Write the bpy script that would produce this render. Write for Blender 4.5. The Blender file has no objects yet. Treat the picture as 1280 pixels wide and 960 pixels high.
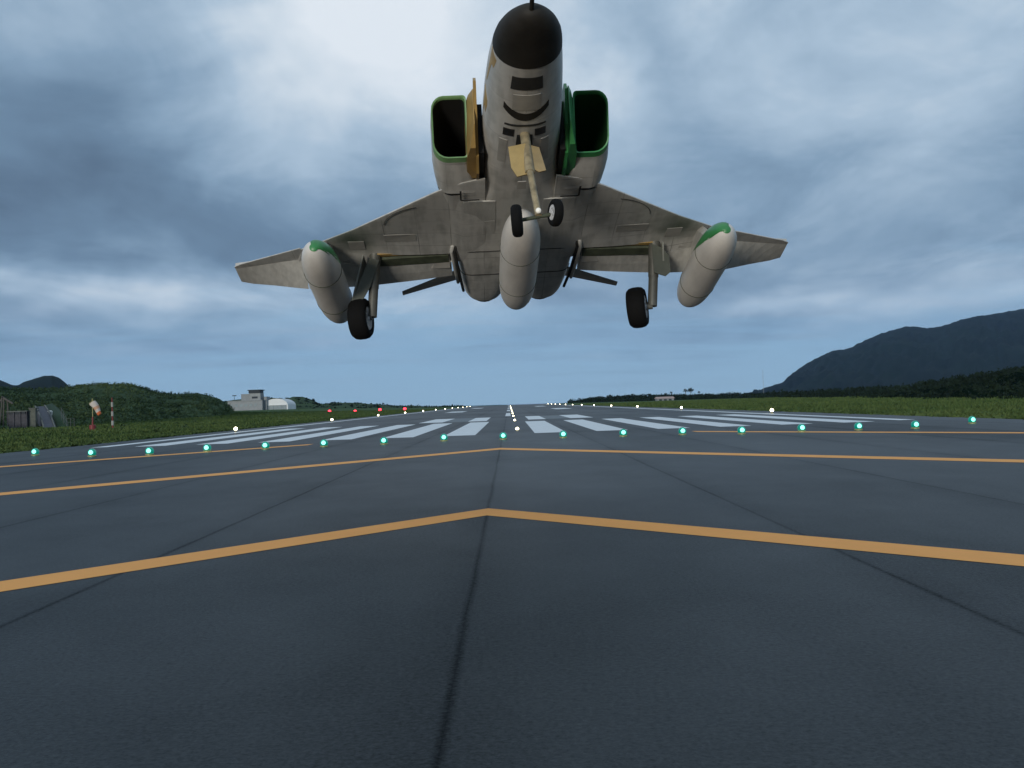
import bpy, bmesh, math, random
import numpy as np
from mathutils import Vector, Matrix
random.seed(7); RNG = np.random.default_rng(11)
scene = bpy.context.scene
COL = scene.collection

# ------------------------------------------------------------------ camera
FPX, EYE = 1400.0, 1.7
ROLL = math.radians(1.95); PIT = math.atan(23.3/FPX); YAW = math.atan(4/FPX)
cf = Vector((math.sin(YAW)*math.cos(PIT), math.cos(YAW)*math.cos(PIT), math.sin(PIT)))
r0 = cf.cross(Vector((0, 0, 1))).normalized(); u0 = r0.cross(cf)
cr = math.cos(ROLL)*r0 - math.sin(ROLL)*u0
cu = math.sin(ROLL)*r0 + math.cos(ROLL)*u0
cam_d = bpy.data.cameras.new("camera"); cam = bpy.data.objects.new("camera", cam_d); COL.objects.link(cam)
cam_d.sensor_width = 36; cam_d.lens = FPX/1280*36; cam_d.clip_start = 0.1; cam_d.clip_end = 90000
M3 = Matrix((cr, cu, -cf)).transposed()
cam.matrix_world = Matrix.Translation((0, 0, EYE)) @ M3.to_4x4()
scene.camera = cam
scene.render.resolution_x = 1024; scene.render.resolution_y = 768

# ------------------------------------------------------------------ world, sun, exposure
SUN_EL, SUN_AZ = math.radians(2.2), math.radians(200)      # low sun behind the photographer (azimuth from +Y, clockwise)
w = bpy.data.worlds.new("World"); scene.world = w; w.use_nodes = True
wn, wl = w.node_tree.nodes, w.node_tree.links
wn.clear()
def N(t, **k):
    n = wn.new(t)
    for a, b in k.items(): setattr(n, a, b)
    return n
def wmath(op, a, b=None, c=None, clamp=False):
    n = N('ShaderNodeMath', operation=op, use_clamp=clamp)
    for i, v in enumerate((a, b, c)):
        if v is None: continue
        if isinstance(v, (int, float)): n.inputs[i].default_value = v
        else: wl.new(v, n.inputs[i])
    return n.outputs[0]
tc = N('ShaderNodeTexCoord'); GEN = tc.outputs['Generated']
sep = N('ShaderNodeSeparateXYZ'); wl.new(GEN, sep.inputs[0])
dx, dy, dz = sep.outputs
# cloud deck coordinates: the direction projected on a high plane
zc = wmath('MAXIMUM', dz, 0.0)
den = wmath('ADD', zc, 0.09)
comb = N('ShaderNodeCombineXYZ')
wl.new(wmath('DIVIDE', dx, den), comb.inputs[0]); wl.new(wmath('DIVIDE', dy, den), comb.inputs[1])
def noise(vec, scale, detail=6, rough=.55, dist=0.0, off=(0, 0, 0), sc=(1, 1, 1)):
    mp = N('ShaderNodeMapping'); wl.new(vec, mp.inputs[0]); mp.inputs['Location'].default_value = off; mp.inputs['Scale'].default_value = sc
    n = N('ShaderNodeTexNoise'); wl.new(mp.outputs[0], n.inputs['Vector'])
    n.inputs['Scale'].default_value = scale; n.inputs['Detail'].default_value = detail
    n.inputs['Roughness'].default_value = rough; n.inputs['Distortion'].default_value = dist
    return n.outputs['Fac']
big = noise(comb.outputs[0], 0.55, 7, .56, .5, (3.1, 1.7, 0), (1, .45, 1))
mid = noise(comb.outputs[0], 1.7, 8, .6, .5, (8.1, 4.2, 0), (1, .5, 1))
soft = noise(GEN, 2.3, 5, .5, .3, (1.3, 0, 2.2), (1, 1, 1.7))
fine = noise(GEN, 6.0, 7, .56, .6, (5, 1, .4), (1, 1, 2.0))
warpv = N('ShaderNodeVectorMath', operation='MULTIPLY_ADD')
nz3 = N('ShaderNodeTexNoise'); wl.new(GEN, nz3.inputs['Vector']); nz3.inputs['Scale'].default_value = 4.0; nz3.inputs['Detail'].default_value = 5
wl.new(nz3.outputs['Color'], warpv.inputs[0]); warpv.inputs[1].default_value = (.22, .22, .16)
sub = N('ShaderNodeVectorMath', operation='ADD'); wl.new(GEN, sub.inputs[0]); sub.inputs[1].default_value = (-.11, -.11, -.08)
wl.new(sub.outputs[0], warpv.inputs[2])
wsep = N('ShaderNodeSeparateXYZ'); wl.new(warpv.outputs[0], wsep.inputs[0])
def blob(px, py, rx, ry, amp):
    """a cloud mass: soft ellipse around a direction of the sky (x east, z up), radii in units of direction"""
    d = (cf + cr*((px-640)/FPX) - cu*((py-480)/FPX)).normalized()
    a = wmath('DIVIDE', wmath('SUBTRACT', wsep.outputs[0], d.x), rx)
    b = wmath('DIVIDE', wmath('SUBTRACT', wsep.outputs[2], d.z), ry)
    q = wmath('ADD', wmath('MULTIPLY', a, a), wmath('MULTIPLY', b, b))
    front = wmath('GREATER_THAN', dy, 0.0)
    return wmath('MULTIPLY', wmath('MULTIPLY', wmath('EXPONENT', wmath('MULTIPLY', q, -1.0)), amp), front)
terms = [wmath('MULTIPLY', wmath('SUBTRACT', big, .5), .8), wmath('MULTIPLY', wmath('SUBTRACT', mid, .5), .62),
         wmath('MULTIPLY', wmath('SUBTRACT', soft, .5), .5), wmath('MULTIPLY', wmath('SUBTRACT', fine, .5), .50)]
for b in ((520, 60, .10, .085, .52), (440, -40, .14, .09, .22), (730, 130, .06, .05, .18),
          (60, 120, .16, .07, -.12), (150, 255, .20, .045, -.30), (430, 300, .10, .03, -.20), (1000, 170, .15, .05, -.16), (880, 310, .10, .04, -.16),
          (1200, 60, .12, .06, .06), (150, 350, .16, .018, .34), (480, 400, .14, .02, .20), (1000, 395, .16, .016, .22), (1080, 300, .14, .05, .04), (810, 65, .035, .03, -.16), (1180, 200, .10, .03, .10)):
    terms.append(blob(*b))
acc = terms[0]
for t_ in terms[1:]: acc = wmath('ADD', acc, t_)
# sky brightens with height as overcast skies do
acc = wmath('ADD', acc, wmath('MULTIPLY', dz, .42))
tone = wmath('ADD', acc, .385, clamp=True)
ramp = N('ShaderNodeValToRGB'); wl.new(tone, ramp.inputs[0])
els = ramp.color_ramp.elements
els[0].position = 0.0; els[0].color = (.115, .178, .262, 1)
els[1].position = 1.0; els[1].color = (.86, .93, 1.0, 1)
for p, c in ((.22, (.166, .260, .374, 1)), (.42, (.272, .398, .540, 1)), (.64, (.46, .598, .74, 1)), (.84, (.70, .80, .895, 1))):
    e = els.new(p); e.color = c
# clear air low on the horizon
hz = N('ShaderNodeValToRGB'); wl.new(dz, hz.inputs[0])
he = hz.color_ramp.elements
he[0].position = 0.0; he[0].color = (.36, .56, .73, 1); he[1].position = .16; he[1].color = (.27, .53, .77, 1)
low = N('ShaderNodeMapRange'); wl.new(wmath('ADD', dz, wmath('MULTIPLY', wmath('SUBTRACT', noise(comb.outputs[0], .9, 6, .6, .3, (2, 9, 0), (.5, 1.3, 1)), .5), .15)), low.inputs[0])
low.inputs[1].default_value = .012; low.inputs[2].default_value = .105; low.interpolation_type = 'SMOOTHSTEP'
mixc = N('ShaderNodeMix', data_type='RGBA'); wl.new(low.outputs[0], mixc.inputs[0]); wl.new(hz.outputs[0], mixc.inputs[6]); wl.new(ramp.outputs[0], mixc.inputs[7])
scl = N('ShaderNodeVectorMath', operation='SCALE'); wl.new(mixc.outputs[2], scl.inputs[0]); scl.inputs['Scale'].default_value = 9.6
sky = N('ShaderNodeTexSky', sky_type='NISHITA'); sky.sun_disc = False; sky.sun_elevation = SUN_EL; sky.sun_rotation = SUN_AZ
sky.air_density = 1.0; sky.dust_density = 1.0; sky.ozone_density = 2.0
mixs = N('ShaderNodeMix', data_type='RGBA'); mixs.inputs[0].default_value = .93
wl.new(sky.outputs[0], mixs.inputs[6]); wl.new(scl.outputs[0], mixs.inputs[7])
bg = N('ShaderNodeBackground'); wl.new(mixs.outputs[2], bg.inputs[0]); bg.inputs[1].default_value = .10
wo = N('ShaderNodeOutputWorld'); wl.new(bg.outputs[0], wo.inputs[0])

sd = bpy.data.lights.new("sun", 'SUN'); sun = bpy.data.objects.new("sun", sd); COL.objects.link(sun)
sd.energy = 2.6; sd.angle = math.radians(10); sd.color = (1.0, .93, .83)
sdir = Vector((math.sin(SUN_AZ)*math.cos(SUN_EL), math.cos(SUN_AZ)*math.cos(SUN_EL), math.sin(SUN_EL)))
sun.rotation_euler = sdir.to_track_quat('Z', 'Y').to_euler()
vs = scene.view_settings; vs.view_transform = 'Standard'; vs.look = 'None'; vs.exposure = 0.0; vs.gamma = 1.0

# ------------------------------------------------------------------ helpers
def link(o, parent=None):
    COL.objects.link(o)
    if parent is not None: o.parent = parent
    return o
def tag(o, label=None, cat=None, group=None, kind=None):
    if label: o['label'] = label
    if cat: o['category'] = cat
    if group: o['group'] = group
    if kind: o['kind'] = kind
    return o
def empty(name, loc=(0, 0, 0), rz=0):
    o = bpy.data.objects.new(name, None); o.location = loc; o.rotation_euler = (0, 0, rz); o.empty_display_size = .3
    return link(o)
def mesh_obj(name, verts, faces, mat, parent=None, smooth=False):
    me = bpy.data.meshes.new(name); me.from_pydata([tuple(v) for v in verts], [], faces); me.update()
    if mat is not None: me.materials.append(mat)
    if smooth: me.polygons.foreach_set('use_smooth', [True]*len(me.polygons))
    return link(bpy.data.objects.new(name, me), parent)
def bm_obj(name, bm, mat, parent=None, smooth=False, angle=None):
    me = bpy.data.meshes.new(name); bmesh.ops.recalc_face_normals(bm, faces=bm.faces[:]); bm.to_mesh(me); bm.free()
    for m in (mat if isinstance(mat, (list, tuple)) else [mat]): me.materials.append(m)
    if smooth:
        me.polygons.foreach_set('use_smooth', [True]*len(me.polygons))
        if angle: me.set_sharp_from_angle(angle=math.radians(angle))
    return link(bpy.data.objects.new(name, me), parent)
def box(bm, c, s, rot=None, bevel=0):
    r = bmesh.ops.create_cube(bm, size=1); vs_ = r['verts']
    m = Matrix.Translation(c) @ (rot.to_4x4() if rot else Matrix.Identity(4)) @ Matrix.Diagonal((*s, 1))
    bmesh.ops.transform(bm, matrix=m, verts=vs_)
    if bevel:
        es = list({e for v in vs_ for e in v.link_edges}); bmesh.ops.bevel(bm, geom=es, offset=bevel, segments=2, affect='EDGES')
def tube(bm, a, b, ra, rb=None, n=14):
    a, b = Vector(a), Vector(b); rb = ra if rb is None else rb
    d = b-a; r = bmesh.ops.create_cone(bm, cap_ends=True, segments=n, radius1=ra, radius2=rb, depth=d.length)
    bmesh.ops.transform(bm, matrix=Matrix.Translation((a+b)/2) @ d.to_track_quat('Z', 'Y').to_matrix().to_4x4(), verts=r['verts'])
def lathe(bm, prof, axis_m, n=24):
    """prof = (t along local z, radius); axis_m maps local to target"""
    rings = []
    for t, r in prof:
        rings.append([bm.verts.new(axis_m @ Vector((max(r, 1e-4)*math.cos(2*math.pi*i/n), max(r, 1e-4)*math.sin(2*math.pi*i/n), t))) for i in range(n)])
    for a, b in zip(rings, rings[1:]):
        for i in range(n): bm.faces.new((a[i], a[(i+1) % n], b[(i+1) % n], b[i]))
    bm.faces.new(rings[0]); bm.faces.new(rings[-1])
def loft(bm, rings, caps=(True, True)):
    R = [[bm.verts.new(p) for p in ring] for ring in rings]; n = len(R[0])
    for a, b in zip(R, R[1:]):
        for i in range(n): bm.faces.new((a[i], a[(i+1) % n], b[(i+1) % n], b[i]))
    if caps[0]: bm.faces.new(R[0])
    if caps[1]: bm.faces.new(R[-1])
def lerp_table(tab, s):
    if s <= tab[0][0]: return tab[0][1:]
    for a, b in zip(tab, tab[1:]):
        if s <= b[0]:
            k = (s-a[0])/(b[0]-a[0]); return tuple(x+(y-x)*k for x, y in zip(a[1:], b[1:]))
    return tab[-1][1:]

def mat(name, col, rough=.6, metal=0, nscale=None, namt=.15, col2=None, bump=0, bscale=None, emit=None, estr=0, detail=5, coords='Object', spec=.5, stretch=(1, 1, 1)):
    m = bpy.data.materials.new(name); m.use_nodes = True; nt = m.node_tree; b = nt.nodes['Principled BSDF']
    b.inputs['Base Color'].default_value = (*col, 1); b.inputs['Roughness'].default_value = rough; b.inputs['Metallic'].default_value = metal
    b.inputs['Specular IOR Level'].default_value = spec
    tcn = nt.nodes.new('ShaderNodeTexCoord'); mp = nt.nodes.new('ShaderNodeMapping'); mp.inputs['Scale'].default_value = stretch
    nt.links.new(tcn.outputs[coords], mp.inputs[0])
    if nscale:
        n = nt.nodes.new('ShaderNodeTexNoise'); nt.links.new(mp.outputs[0], n.inputs['Vector']); n.inputs['Scale'].default_value = nscale; n.inputs['Detail'].default_value = detail; n.inputs['Roughness'].default_value = .6
        r = nt.nodes.new('ShaderNodeMapRange'); nt.links.new(n.outputs['Fac'], r.inputs[0]); r.inputs[1].default_value = .3; r.inputs[2].default_value = .7
        mx = nt.nodes.new('ShaderNodeMix'); mx.data_type = 'RGBA'; nt.links.new(r.outputs[0], mx.inputs[0])
        c2 = col2 if col2 else tuple(min(1, c*(1+namt)) for c in col); c1 = col if col2 else tuple(c*(1-namt) for c in col)
        mx.inputs[6].default_value = (*c1, 1); mx.inputs[7].default_value = (*c2, 1); nt.links.new(mx.outputs[2], b.inputs['Base Color'])
    if bump:
        n2 = nt.nodes.new('ShaderNodeTexNoise'); nt.links.new(mp.outputs[0], n2.inputs['Vector']); n2.inputs['Scale'].default_value = bscale or nscale or 5; n2.inputs['Detail'].default_value = 6
        bp = nt.nodes.new('ShaderNodeBump'); nt.links.new(n2.outputs['Fac'], bp.inputs['Height']); bp.inputs['Strength'].default_value = bump; nt.links.new(bp.outputs[0], b.inputs['Normal'])
    if emit: b.inputs['Emission Color'].default_value = (*emit, 1); b.inputs['Emission Strength'].default_value = estr
    return m

def ray(px, py):
    return (cf + cr*((px-640)/FPX) - cu*((py-480)/FPX))
def at(px, py, dist):
    """the point seen at a place of the photograph that lies dist metres down the runway axis"""
    d = ray(px, py); return Vector((0, 0, EYE)) + d*(dist/d.y)

# ------------------------------------------------------------------ materials of the setting
CX = -0.4                                       # runway centre line
def asphalt_material():
    m = bpy.data.materials.new("asphalt"); m.use_nodes = True; nt = m.node_tree; L = nt.links; b = nt.nodes['Principled BSDF']
    def nn(t, **k):
        n = nt.nodes.new(t)
        for a, c in k.items(): setattr(n, a, c)
        return n
    def mt(op, a, c=None, clamp=False):
        n = nn('ShaderNodeMath', operation=op, use_clamp=clamp)
        for i, v in enumerate((a, c)):
            if v is None: continue
            if isinstance(v, (int, float)): n.inputs[i].default_value = v
            else: L.new(v, n.inputs[i])
        return n.outputs[0]
    tc_ = nn('ShaderNodeTexCoord'); P = tc_.outputs['Object']
    def nz(scale, detail, rough=.55, sc=(1, 1, 1), off=(0, 0, 0)):
        mp = nn('ShaderNodeMapping'); L.new(P, mp.inputs[0]); mp.inputs['Scale'].default_value = sc; mp.inputs['Location'].default_value = off
        n = nn('ShaderNodeTexNoise'); L.new(mp.outputs[0], n.inputs['Vector']); n.inputs['Scale'].default_value = scale; n.inputs['Detail'].default_value = detail; n.inputs['Roughness'].default_value = rough
        return n.outputs['Fac']
    sp = nn('ShaderNodeSeparateXYZ'); L.new(P, sp.inputs[0]); X, Y = sp.outputs[0], sp.outputs[1]
    wob = mt('MULTIPLY', mt('SUBTRACT', nz(.2, 2), .5), .07)
    xs = mt('ADD', mt('SUBTRACT', X, CX), wob)
    lane = mt('DIVIDE', xs, 3.85)
    near = mt('ABSOLUTE', mt('SUBTRACT', lane, mt('ROUND', lane)))            # 0 on a joint
    joint = mt('SUBTRACT', 1.0, mt('DIVIDE', mt('MULTIPLY', near, 3.85), mt('ADD', .01, mt('MULTIPLY', nz(.5, 3, .5, (1, .3, 1), (7, 2, 0)), .075))), clamp=True)
    smear = mt('SUBTRACT', 1.0, mt('DIVIDE', mt('MULTIPLY', near, 3.85), .5), clamp=True)   # roller overlap either side of the joint
    wn_ = nn('ShaderNodeTexWhiteNoise', noise_dimensions='1D'); L.new(mt('FLOOR', lane), wn_.inputs['W'])
    tone_ = mt('MULTIPLY', mt('SUBTRACT', wn_.outputs[0], .5), .16)
    bigs = mt('MULTIPLY', mt('SUBTRACT', nz(.07, 5, .6, (1, .45, 1)), .5), 1.5)
    med = mt('MULTIPLY', mt('SUBTRACT', nz(.6, 6, .65, (1, .6, 1), (4, 9, 1)), .5), .55)
    grit = mt('MULTIPLY', mt('SUBTRACT', nz(30, 4, .8), .5), 1.5)
    grit2 = mt('MULTIPLY', mt('SUBTRACT', nz(14, 4, .75), .5), .45)
    s = mt('ADD', 1.0, tone_)
    for t in (bigs, med, grit, grit2): s = mt('ADD', s, t)
    s = mt('SUBTRACT', s, mt('MULTIPLY', mt('MULTIPLY', joint, .48), mt('ADD', .25, nz(.22, 4, .6, (1.5, .5, 1), (3, 3, 3))))); s = mt('SUBTRACT', s, mt('MULTIPLY', mt('MULTIPLY', smear, .24), nz(.4, 4, .6, (1, .4, 1), (9, 3, 3))))
    s = mt('MAXIMUM', s, .25)
    v = nn('ShaderNodeVectorMath', operation='SCALE'); v.inputs[0].default_value = (.0265, .0318, .0345); L.new(s, v.inputs['Scale'])
    L.new(v.outputs[0], b.inputs['Base Color'])
    b.inputs['Roughness'].default_value = .5
    L.new(mt('MULTIPLY', mt('MULTIPLY', s, s), .20), b.inputs['Specular IOR Level'])
    bp = nn('ShaderNodeBump'); L.new(nz(90, 3, .7), bp.inputs['Height']); bp.inputs['Strength'].default_value = .35; bp.inputs['Distance'].default_value = .01; L.new(bp.outputs[0], b.inputs['Normal'])
    return m
M_ASPH = asphalt_material()
def paint(name, c, wear=.3):
    """road paint worn through to the asphalt in small flecks"""
    m = bpy.data.materials.new(name); m.use_nodes = True; nt = m.node_tree; L = nt.links; b = nt.nodes['Principled BSDF']
    t = nt.nodes.new('ShaderNodeTexCoord')
    def nz(scale, sc=(1, 1, 1), d=6):
        mp = nt.nodes.new('ShaderNodeMapping'); L.new(t.outputs['Object'], mp.inputs[0]); mp.inputs['Scale'].default_value = sc
        n = nt.nodes.new('ShaderNodeTexNoise'); L.new(mp.outputs[0], n.inputs['Vector']); n.inputs['Scale'].default_value = scale; n.inputs['Detail'].default_value = d; n.inputs['Roughness'].default_value = .7; return n.outputs['Fac']
    a = nt.nodes.new('ShaderNodeMapRange'); L.new(nz(25, (1, .4, 1)), a.inputs[0]); a.inputs[1].default_value = .62; a.inputs[2].default_value = .8; a.inputs[3].default_value = 0; a.inputs[4].default_value = wear
    c1 = nt.nodes.new('ShaderNodeMix'); c1.data_type = 'RGBA'; L.new(nz(1.1, (1, .5, 1)), c1.inputs[0])
    c1.inputs[6].default_value = (*[x*.86 for x in c], 1); c1.inputs[7].default_value = (*[min(1, x*1.12) for x in c], 1)
    c2 = nt.nodes.new('ShaderNodeMix'); c2.data_type = 'RGBA'; L.new(a.outputs[0], c2.inputs[0]); L.new(c1.outputs[2], c2.inputs[6]); c2.inputs[7].default_value = (.07, .075, .08, 1)
    L.new(c2.outputs[2], b.inputs['Base Color']); b.inputs['Roughness'].default_value = .7; b.inputs['Specular IOR Level'].default_value = .3
    return m
M_WHITE = paint("white_paint", (.74, .76, .76)); M_YEL = paint("orange_yellow_paint", (.95, .40, .095), .22)
M_FADED = paint("faded_white_paint", (.16, .18, .19), .6)
M_GRASS = mat("grass_ground", (.034, .066, .020), .95, nscale=.09, col2=(.066, .112, .030), bump=.6, bscale=3, detail=9, spec=.1)
M_BLADE = mat("grass_blades", (.042, .080, .024), .9, nscale=.10, col2=(.098, .132, .044), detail=7, spec=.1)
M_WOOD = mat("woodland_floor", (.022, .046, .018), .95, nscale=.04, col2=(.048, .085, .028), bump=.8, bscale=.6, detail=9, spec=.1)
M_LEAF = mat("hill_leaves", (.026, .050, .024), .9, nscale=.03, col2=(.075, .108, .044), detail=6, spec=.1)
M_LEAFD = mat("dark_leaves", (.007, .014, .010), .9, nscale=.1, col2=(.014, .026, .014), spec=.1)
M_MOUNT = mat("mountain_forest", (.004, .010, .012), .95, nscale=.004, col2=(.010, .022, .018), bump=1.0, bscale=.02, detail=10, spec=.05)
M_SEA = mat("sea_water", (.02, .06, .09), .3, bump=.4, bscale=.05, spec=.5)

# ------------------------------------------------------------------ terrain
def ground_h(x, y):
    h = 0.0
    if x < -30: h += 2.4*min(1, (-30-x)/110)**1.4 * min(1, max(0, (y-90)/260))
    if y > 800: h -= min(24, (y-800)**1.5*.004)
    return h
def build_ground():
    xs = sorted(set([-9000, -4000, -2000, -1200, -800, -500] + list(range(-400, 401, 20)) + [-26, 26] + [500, 800, 1200, 2000, 4000, 9000]))
    ys = [-400, -100, 0] + list(range(40, 1000, 30)) + [1050, 1100, 1200, 1400, 1800, 2500, 4000, 9000, 16000]
    vs_ = [(x, y, ground_h(x, y)-.03) for y in ys for x in xs]; n = len(xs)
    fs = [(j*n+i, j*n+i+1, (j+1)*n+i+1, (j+1)*n+i) for j in range(len(ys)-1) for i in range(n-1)]
    o = mesh_obj('grass_field', vs_, fs, M_GRASS, smooth=True); tag(o, kind='structure')
build_ground()
tag(mesh_obj('sea', [(-16000, 1500, -24), (16000, 1500, -24), (16000, 16000, -24), (-16000, 16000, -24)], [(0, 1, 2, 3)], M_SEA), kind='structure')

# runway: one sheet that follows the crest, with a thin edge
def strip(name, x0, x1, ys, z, m, parent=None):
    vs_ = [(x, y, ground_h(0, y)+z) for y in ys for x in (x0, x1)]
    return mesh_obj(name, vs_, [(2*i, 2*i+1, 2*i+3, 2*i+2) for i in range(len(ys)-1)], m, parent)
YS = [-60, 0, 40, 80, 150, 300, 500, 700, 800, 820, 840, 870, 900, 960, 1050, 1200]
runway = strip('runway', -25.9, 25.6, YS, 0, M_ASPH); tag(runway, kind='structure')
def quad(name, pts, m, z=.004):
    return mesh_obj(name, [(x, y, z) for x, y in pts], [tuple(range(len(pts)))], m, runway)
for s in (-1, 1):
    for k in range(6):
        a = CX+.1 + s*(1.62+3.37*k); b = a+s*1.72
        x0, x1 = min(a, b), max(a, b); ye = 100 + (3 if s < 0 else -1)
        quad('threshold_stripe', [(x0, 61), (x1, 61), (x1, ye), (x0, ye)], M_WHITE)
    quad('runway_edge_line', [(CX+s*22.4-.45, 62), (CX+s*22.4+.45, 62), (CX+s*22.4+.45, 799), (CX+s*22.4-.45, 799)], M_WHITE, .005)
for (x0, x1, m) in ((1.8, 3.5, M_WHITE), (5.9, 8.1, M_WHITE), (3.5, 5.9, M_FADED), (-4.1, -2.3, M_WHITE), (-8.9, -6.6, M_WHITE), (-6.6, -4.1, M_FADED)):
    quad('designation_bar', [(x0, 109), (x1, 109), (x1, 135), (x0, 135)], m)
for (x0, x1) in ((9.8, 13.3), (-13.9, -10.2)): quad('touchdown_bar', [(x0, 238), (x1, 238), (x1, 272), (x0, 272)], M_WHITE)
for (x0, x1) in ((9.8, 13.3), (-13.9, -10.2)): quad('touchdown_bar', [(x0, 400), (x1, 400), (x1, 450), (x0, 450)], M_WHITE)
y = 143
while y < 760:
    quad('centre_line_dash', [(CX-.2, y), (CX+.5, y), (CX+.5, y+42), (CX-.2, y+42)], M_WHITE); y += 84
def chevron(apex, slope, th, xin, xout):
    for s in (-1, 1):
        pts = [(xin, 0), (xout, 0)]
        a, b = CX+s*xin, CX+s*xout; ya, yb = apex-slope*xin, apex-slope*xout
        p = [(a, ya-th/2), (b, yb-th/2), (b, yb+th/2), (a, ya+th/2)]
        if s < 0: p = p[::-1]
        quad('chevron_arm', p, M_YEL, .004)
chevron(17.6, 1.26, 1.14, 0, 22); chevron(41.7, 1.40, 1.55, 0, 25); chevron(68.5, 1.52, 1.7, 9.3, 25)

# ------------------------------------------------------------------ hills
def interp(tab, x):
    return lerp_table(tab, x)
def vnoise(x, y, seed=0):
    return (math.sin(x*.031+seed*1.7+math.sin(y*.043+seed)*1.3)+math.sin(x*.083+y*.057+seed*2.3)*.55+math.sin(x*.19-y*.15+seed)*.3+math.sin(x*.43+y*.37)*.15)/2
def hill(name, tab, mtl, step, nd, rough, seed, exp=.8):
    """tab rows: photo column, photo row of the ridge, distance of the foot, distance of the ridge; real slopes between them"""
    cols = np.arange(tab[0][0], tab[-1][0]+.1, step); V = []; rows = nd+4
    for px in cols:
        py, d0, d1 = interp(tab, px)
        top = at(px, py, d1); foot = at(px, 500, d0)
        fx, fy = foot.x, d0; z0 = ground_h(fx, fy)-.6
        for j in range(rows):
            if j <= nd:
                k = j/nd; x, y = fx+(top.x-fx)*k, fy+(top.y-fy)*k
                z = z0 + (top.z-z0)*(k**exp) + rough*vnoise(x, y, seed)*k*(1-k)*3 + (rough*.10*vnoise(x*6, y*6, seed))*(1 if k > .05 else 0)
            else:
                k = (j-nd)/3; dirv = Vector((top.x, top.y, 0)).normalized()*(top.z+30)*2*k
                x, y = top.x+dirv.x, top.y+dirv.y; z = top.z-(top.z+30)*k
            V.append((x, y, z))
    n = rows; F = [(i*n+j, (i+1)*n+j, (i+1)*n+j+1, i*n+j+1) for i in range(len(cols)-1) for j in range(n-1)]
    o = mesh_obj(name, V, F, mtl, smooth=True); tag(o, kind='structure')
    return V, len(cols), n, nd
T_mount = [(880, 499, 2600, 4200), (905, 497, 2600, 4200), (928, 493.5, 2600, 4200), (950, 487.5, 2600, 4300), (978, 478.5, 2700, 4300), (986, 470, 2700, 4300), (1000, 460, 2700, 4400), (1020, 447.5, 2700, 4400), (1040, 438.5, 2700, 4500),
    (1060, 436, 2700, 4500), (1080, 426, 2700, 4500), (1100, 417, 2700, 4600), (1120, 411.5, 2700, 4600), (1135, 407.5, 2700, 4600), (1160, 410.5, 2700, 4700), (1180, 407, 2700, 4700), (1200, 400, 2700, 4700), (1225, 394.5, 2700, 4800), (1250, 391, 2700, 4900), (1280, 385.5, 2700, 5000), (1350, 372, 2700, 5000), (1450, 350, 2700, 5200), (1600, 340, 2700, 5400)]
hill('mountain', T_mount, M_MOUNT, 3, 30, 28, 2, .9)
T_knob = [(-160, 470, 1000, 1500), (-60, 470, 1000, 1500), (-20, 472, 1000, 1500), (0, 475, 1000, 1500), (15, 481, 1000, 1500), (22, 482, 1000, 1500), (30, 477.5, 1000, 1500), (45, 472.5, 1000, 1500), (54, 470, 1000, 1500), (66, 469.5, 1000, 1500), (74, 472, 1000, 1500), (82, 478.5, 1000, 1500), (89, 485, 1000, 1500), (100, 492, 1000, 1500), (140, 497, 1000, 1500)]
hill('dark_knoll', T_knob, M_MOUNT, 3, 12, 4, 5)
T_left = [(-170, 474, 150, 380), (-60, 478, 155, 400), (0, 487, 172, 420), (40, 488, 185, 430), (80, 486, 200, 440), (96, 482, 205, 450), (120, 480.5, 215, 450), (150, 480.5, 225, 450), (165, 481.5, 232, 450), (185, 487, 242, 455), (205, 492, 250, 460), (225, 493, 262, 470), (245, 491.5, 275, 480), (262, 494.5, 290, 490), (275, 499.5, 310, 500), (285, 506, 330, 505), (292, 513, 350, 510)]
LH = hill('wooded_hillside', T_left, M_WOOD, 4, 16, 3.0, 1, .75)
T_back = [(270, 503, 760, 1000), (300, 499, 760, 1000), (325, 496.5, 770, 1000), (345, 497.5, 780, 1000), (358, 498.5, 780, 1000), (366, 496, 780, 1000), (378, 496, 780, 1000), (388, 499, 780, 1000), (398, 503.5, 790, 1000), (404, 505.5, 790, 1000), (414, 503.5, 790, 1000), (428, 503.5, 790, 1050), (445, 503.5, 790, 1050), (470, 505.5, 800, 1100), (500, 508, 800, 1100), (540, 508.3, 800, 1100), (585, 507.4, 800, 1100)]
BH = hill('far_tree_ridge_left', T_back, M_WOOD, 3, 8, 2.0, 3)
T_right = [(712, 503.0, 780, 1100), (724, 502, 760, 1050), (740, 499, 730, 1000), (760, 498, 700, 950), (780, 496.5, 680, 900), (810, 495.5, 660, 880), (850, 495, 630, 850), (900, 495, 600, 820), (930, 495, 560, 780), (980, 493, 420, 640), (1020, 491.5, 320, 560), (1060, 490, 255, 500), (1110, 488, 190, 440), (1150, 484, 165, 400), (1180, 477.5, 150, 380), (1210, 472, 140, 360), (1250, 466.5, 130, 340), (1280, 463, 122, 330), (1400, 440, 112, 300), (1500, 430, 100, 280)]
RH = hill('wooded_ridge_right', T_right, mat('dark_woodland_floor', (.004, .008, .006), 1, nscale=.06, col2=(.007, .014, .008), spec=.0), 4, 14, 2.5, 8, .7)
# clean names for the setting
for a, b in (('far_tree_ridge_left', 'far_hills'), ('wooded_ridge_right', 'wooded_ridge')): bpy.data.objects[a].name = b

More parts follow.
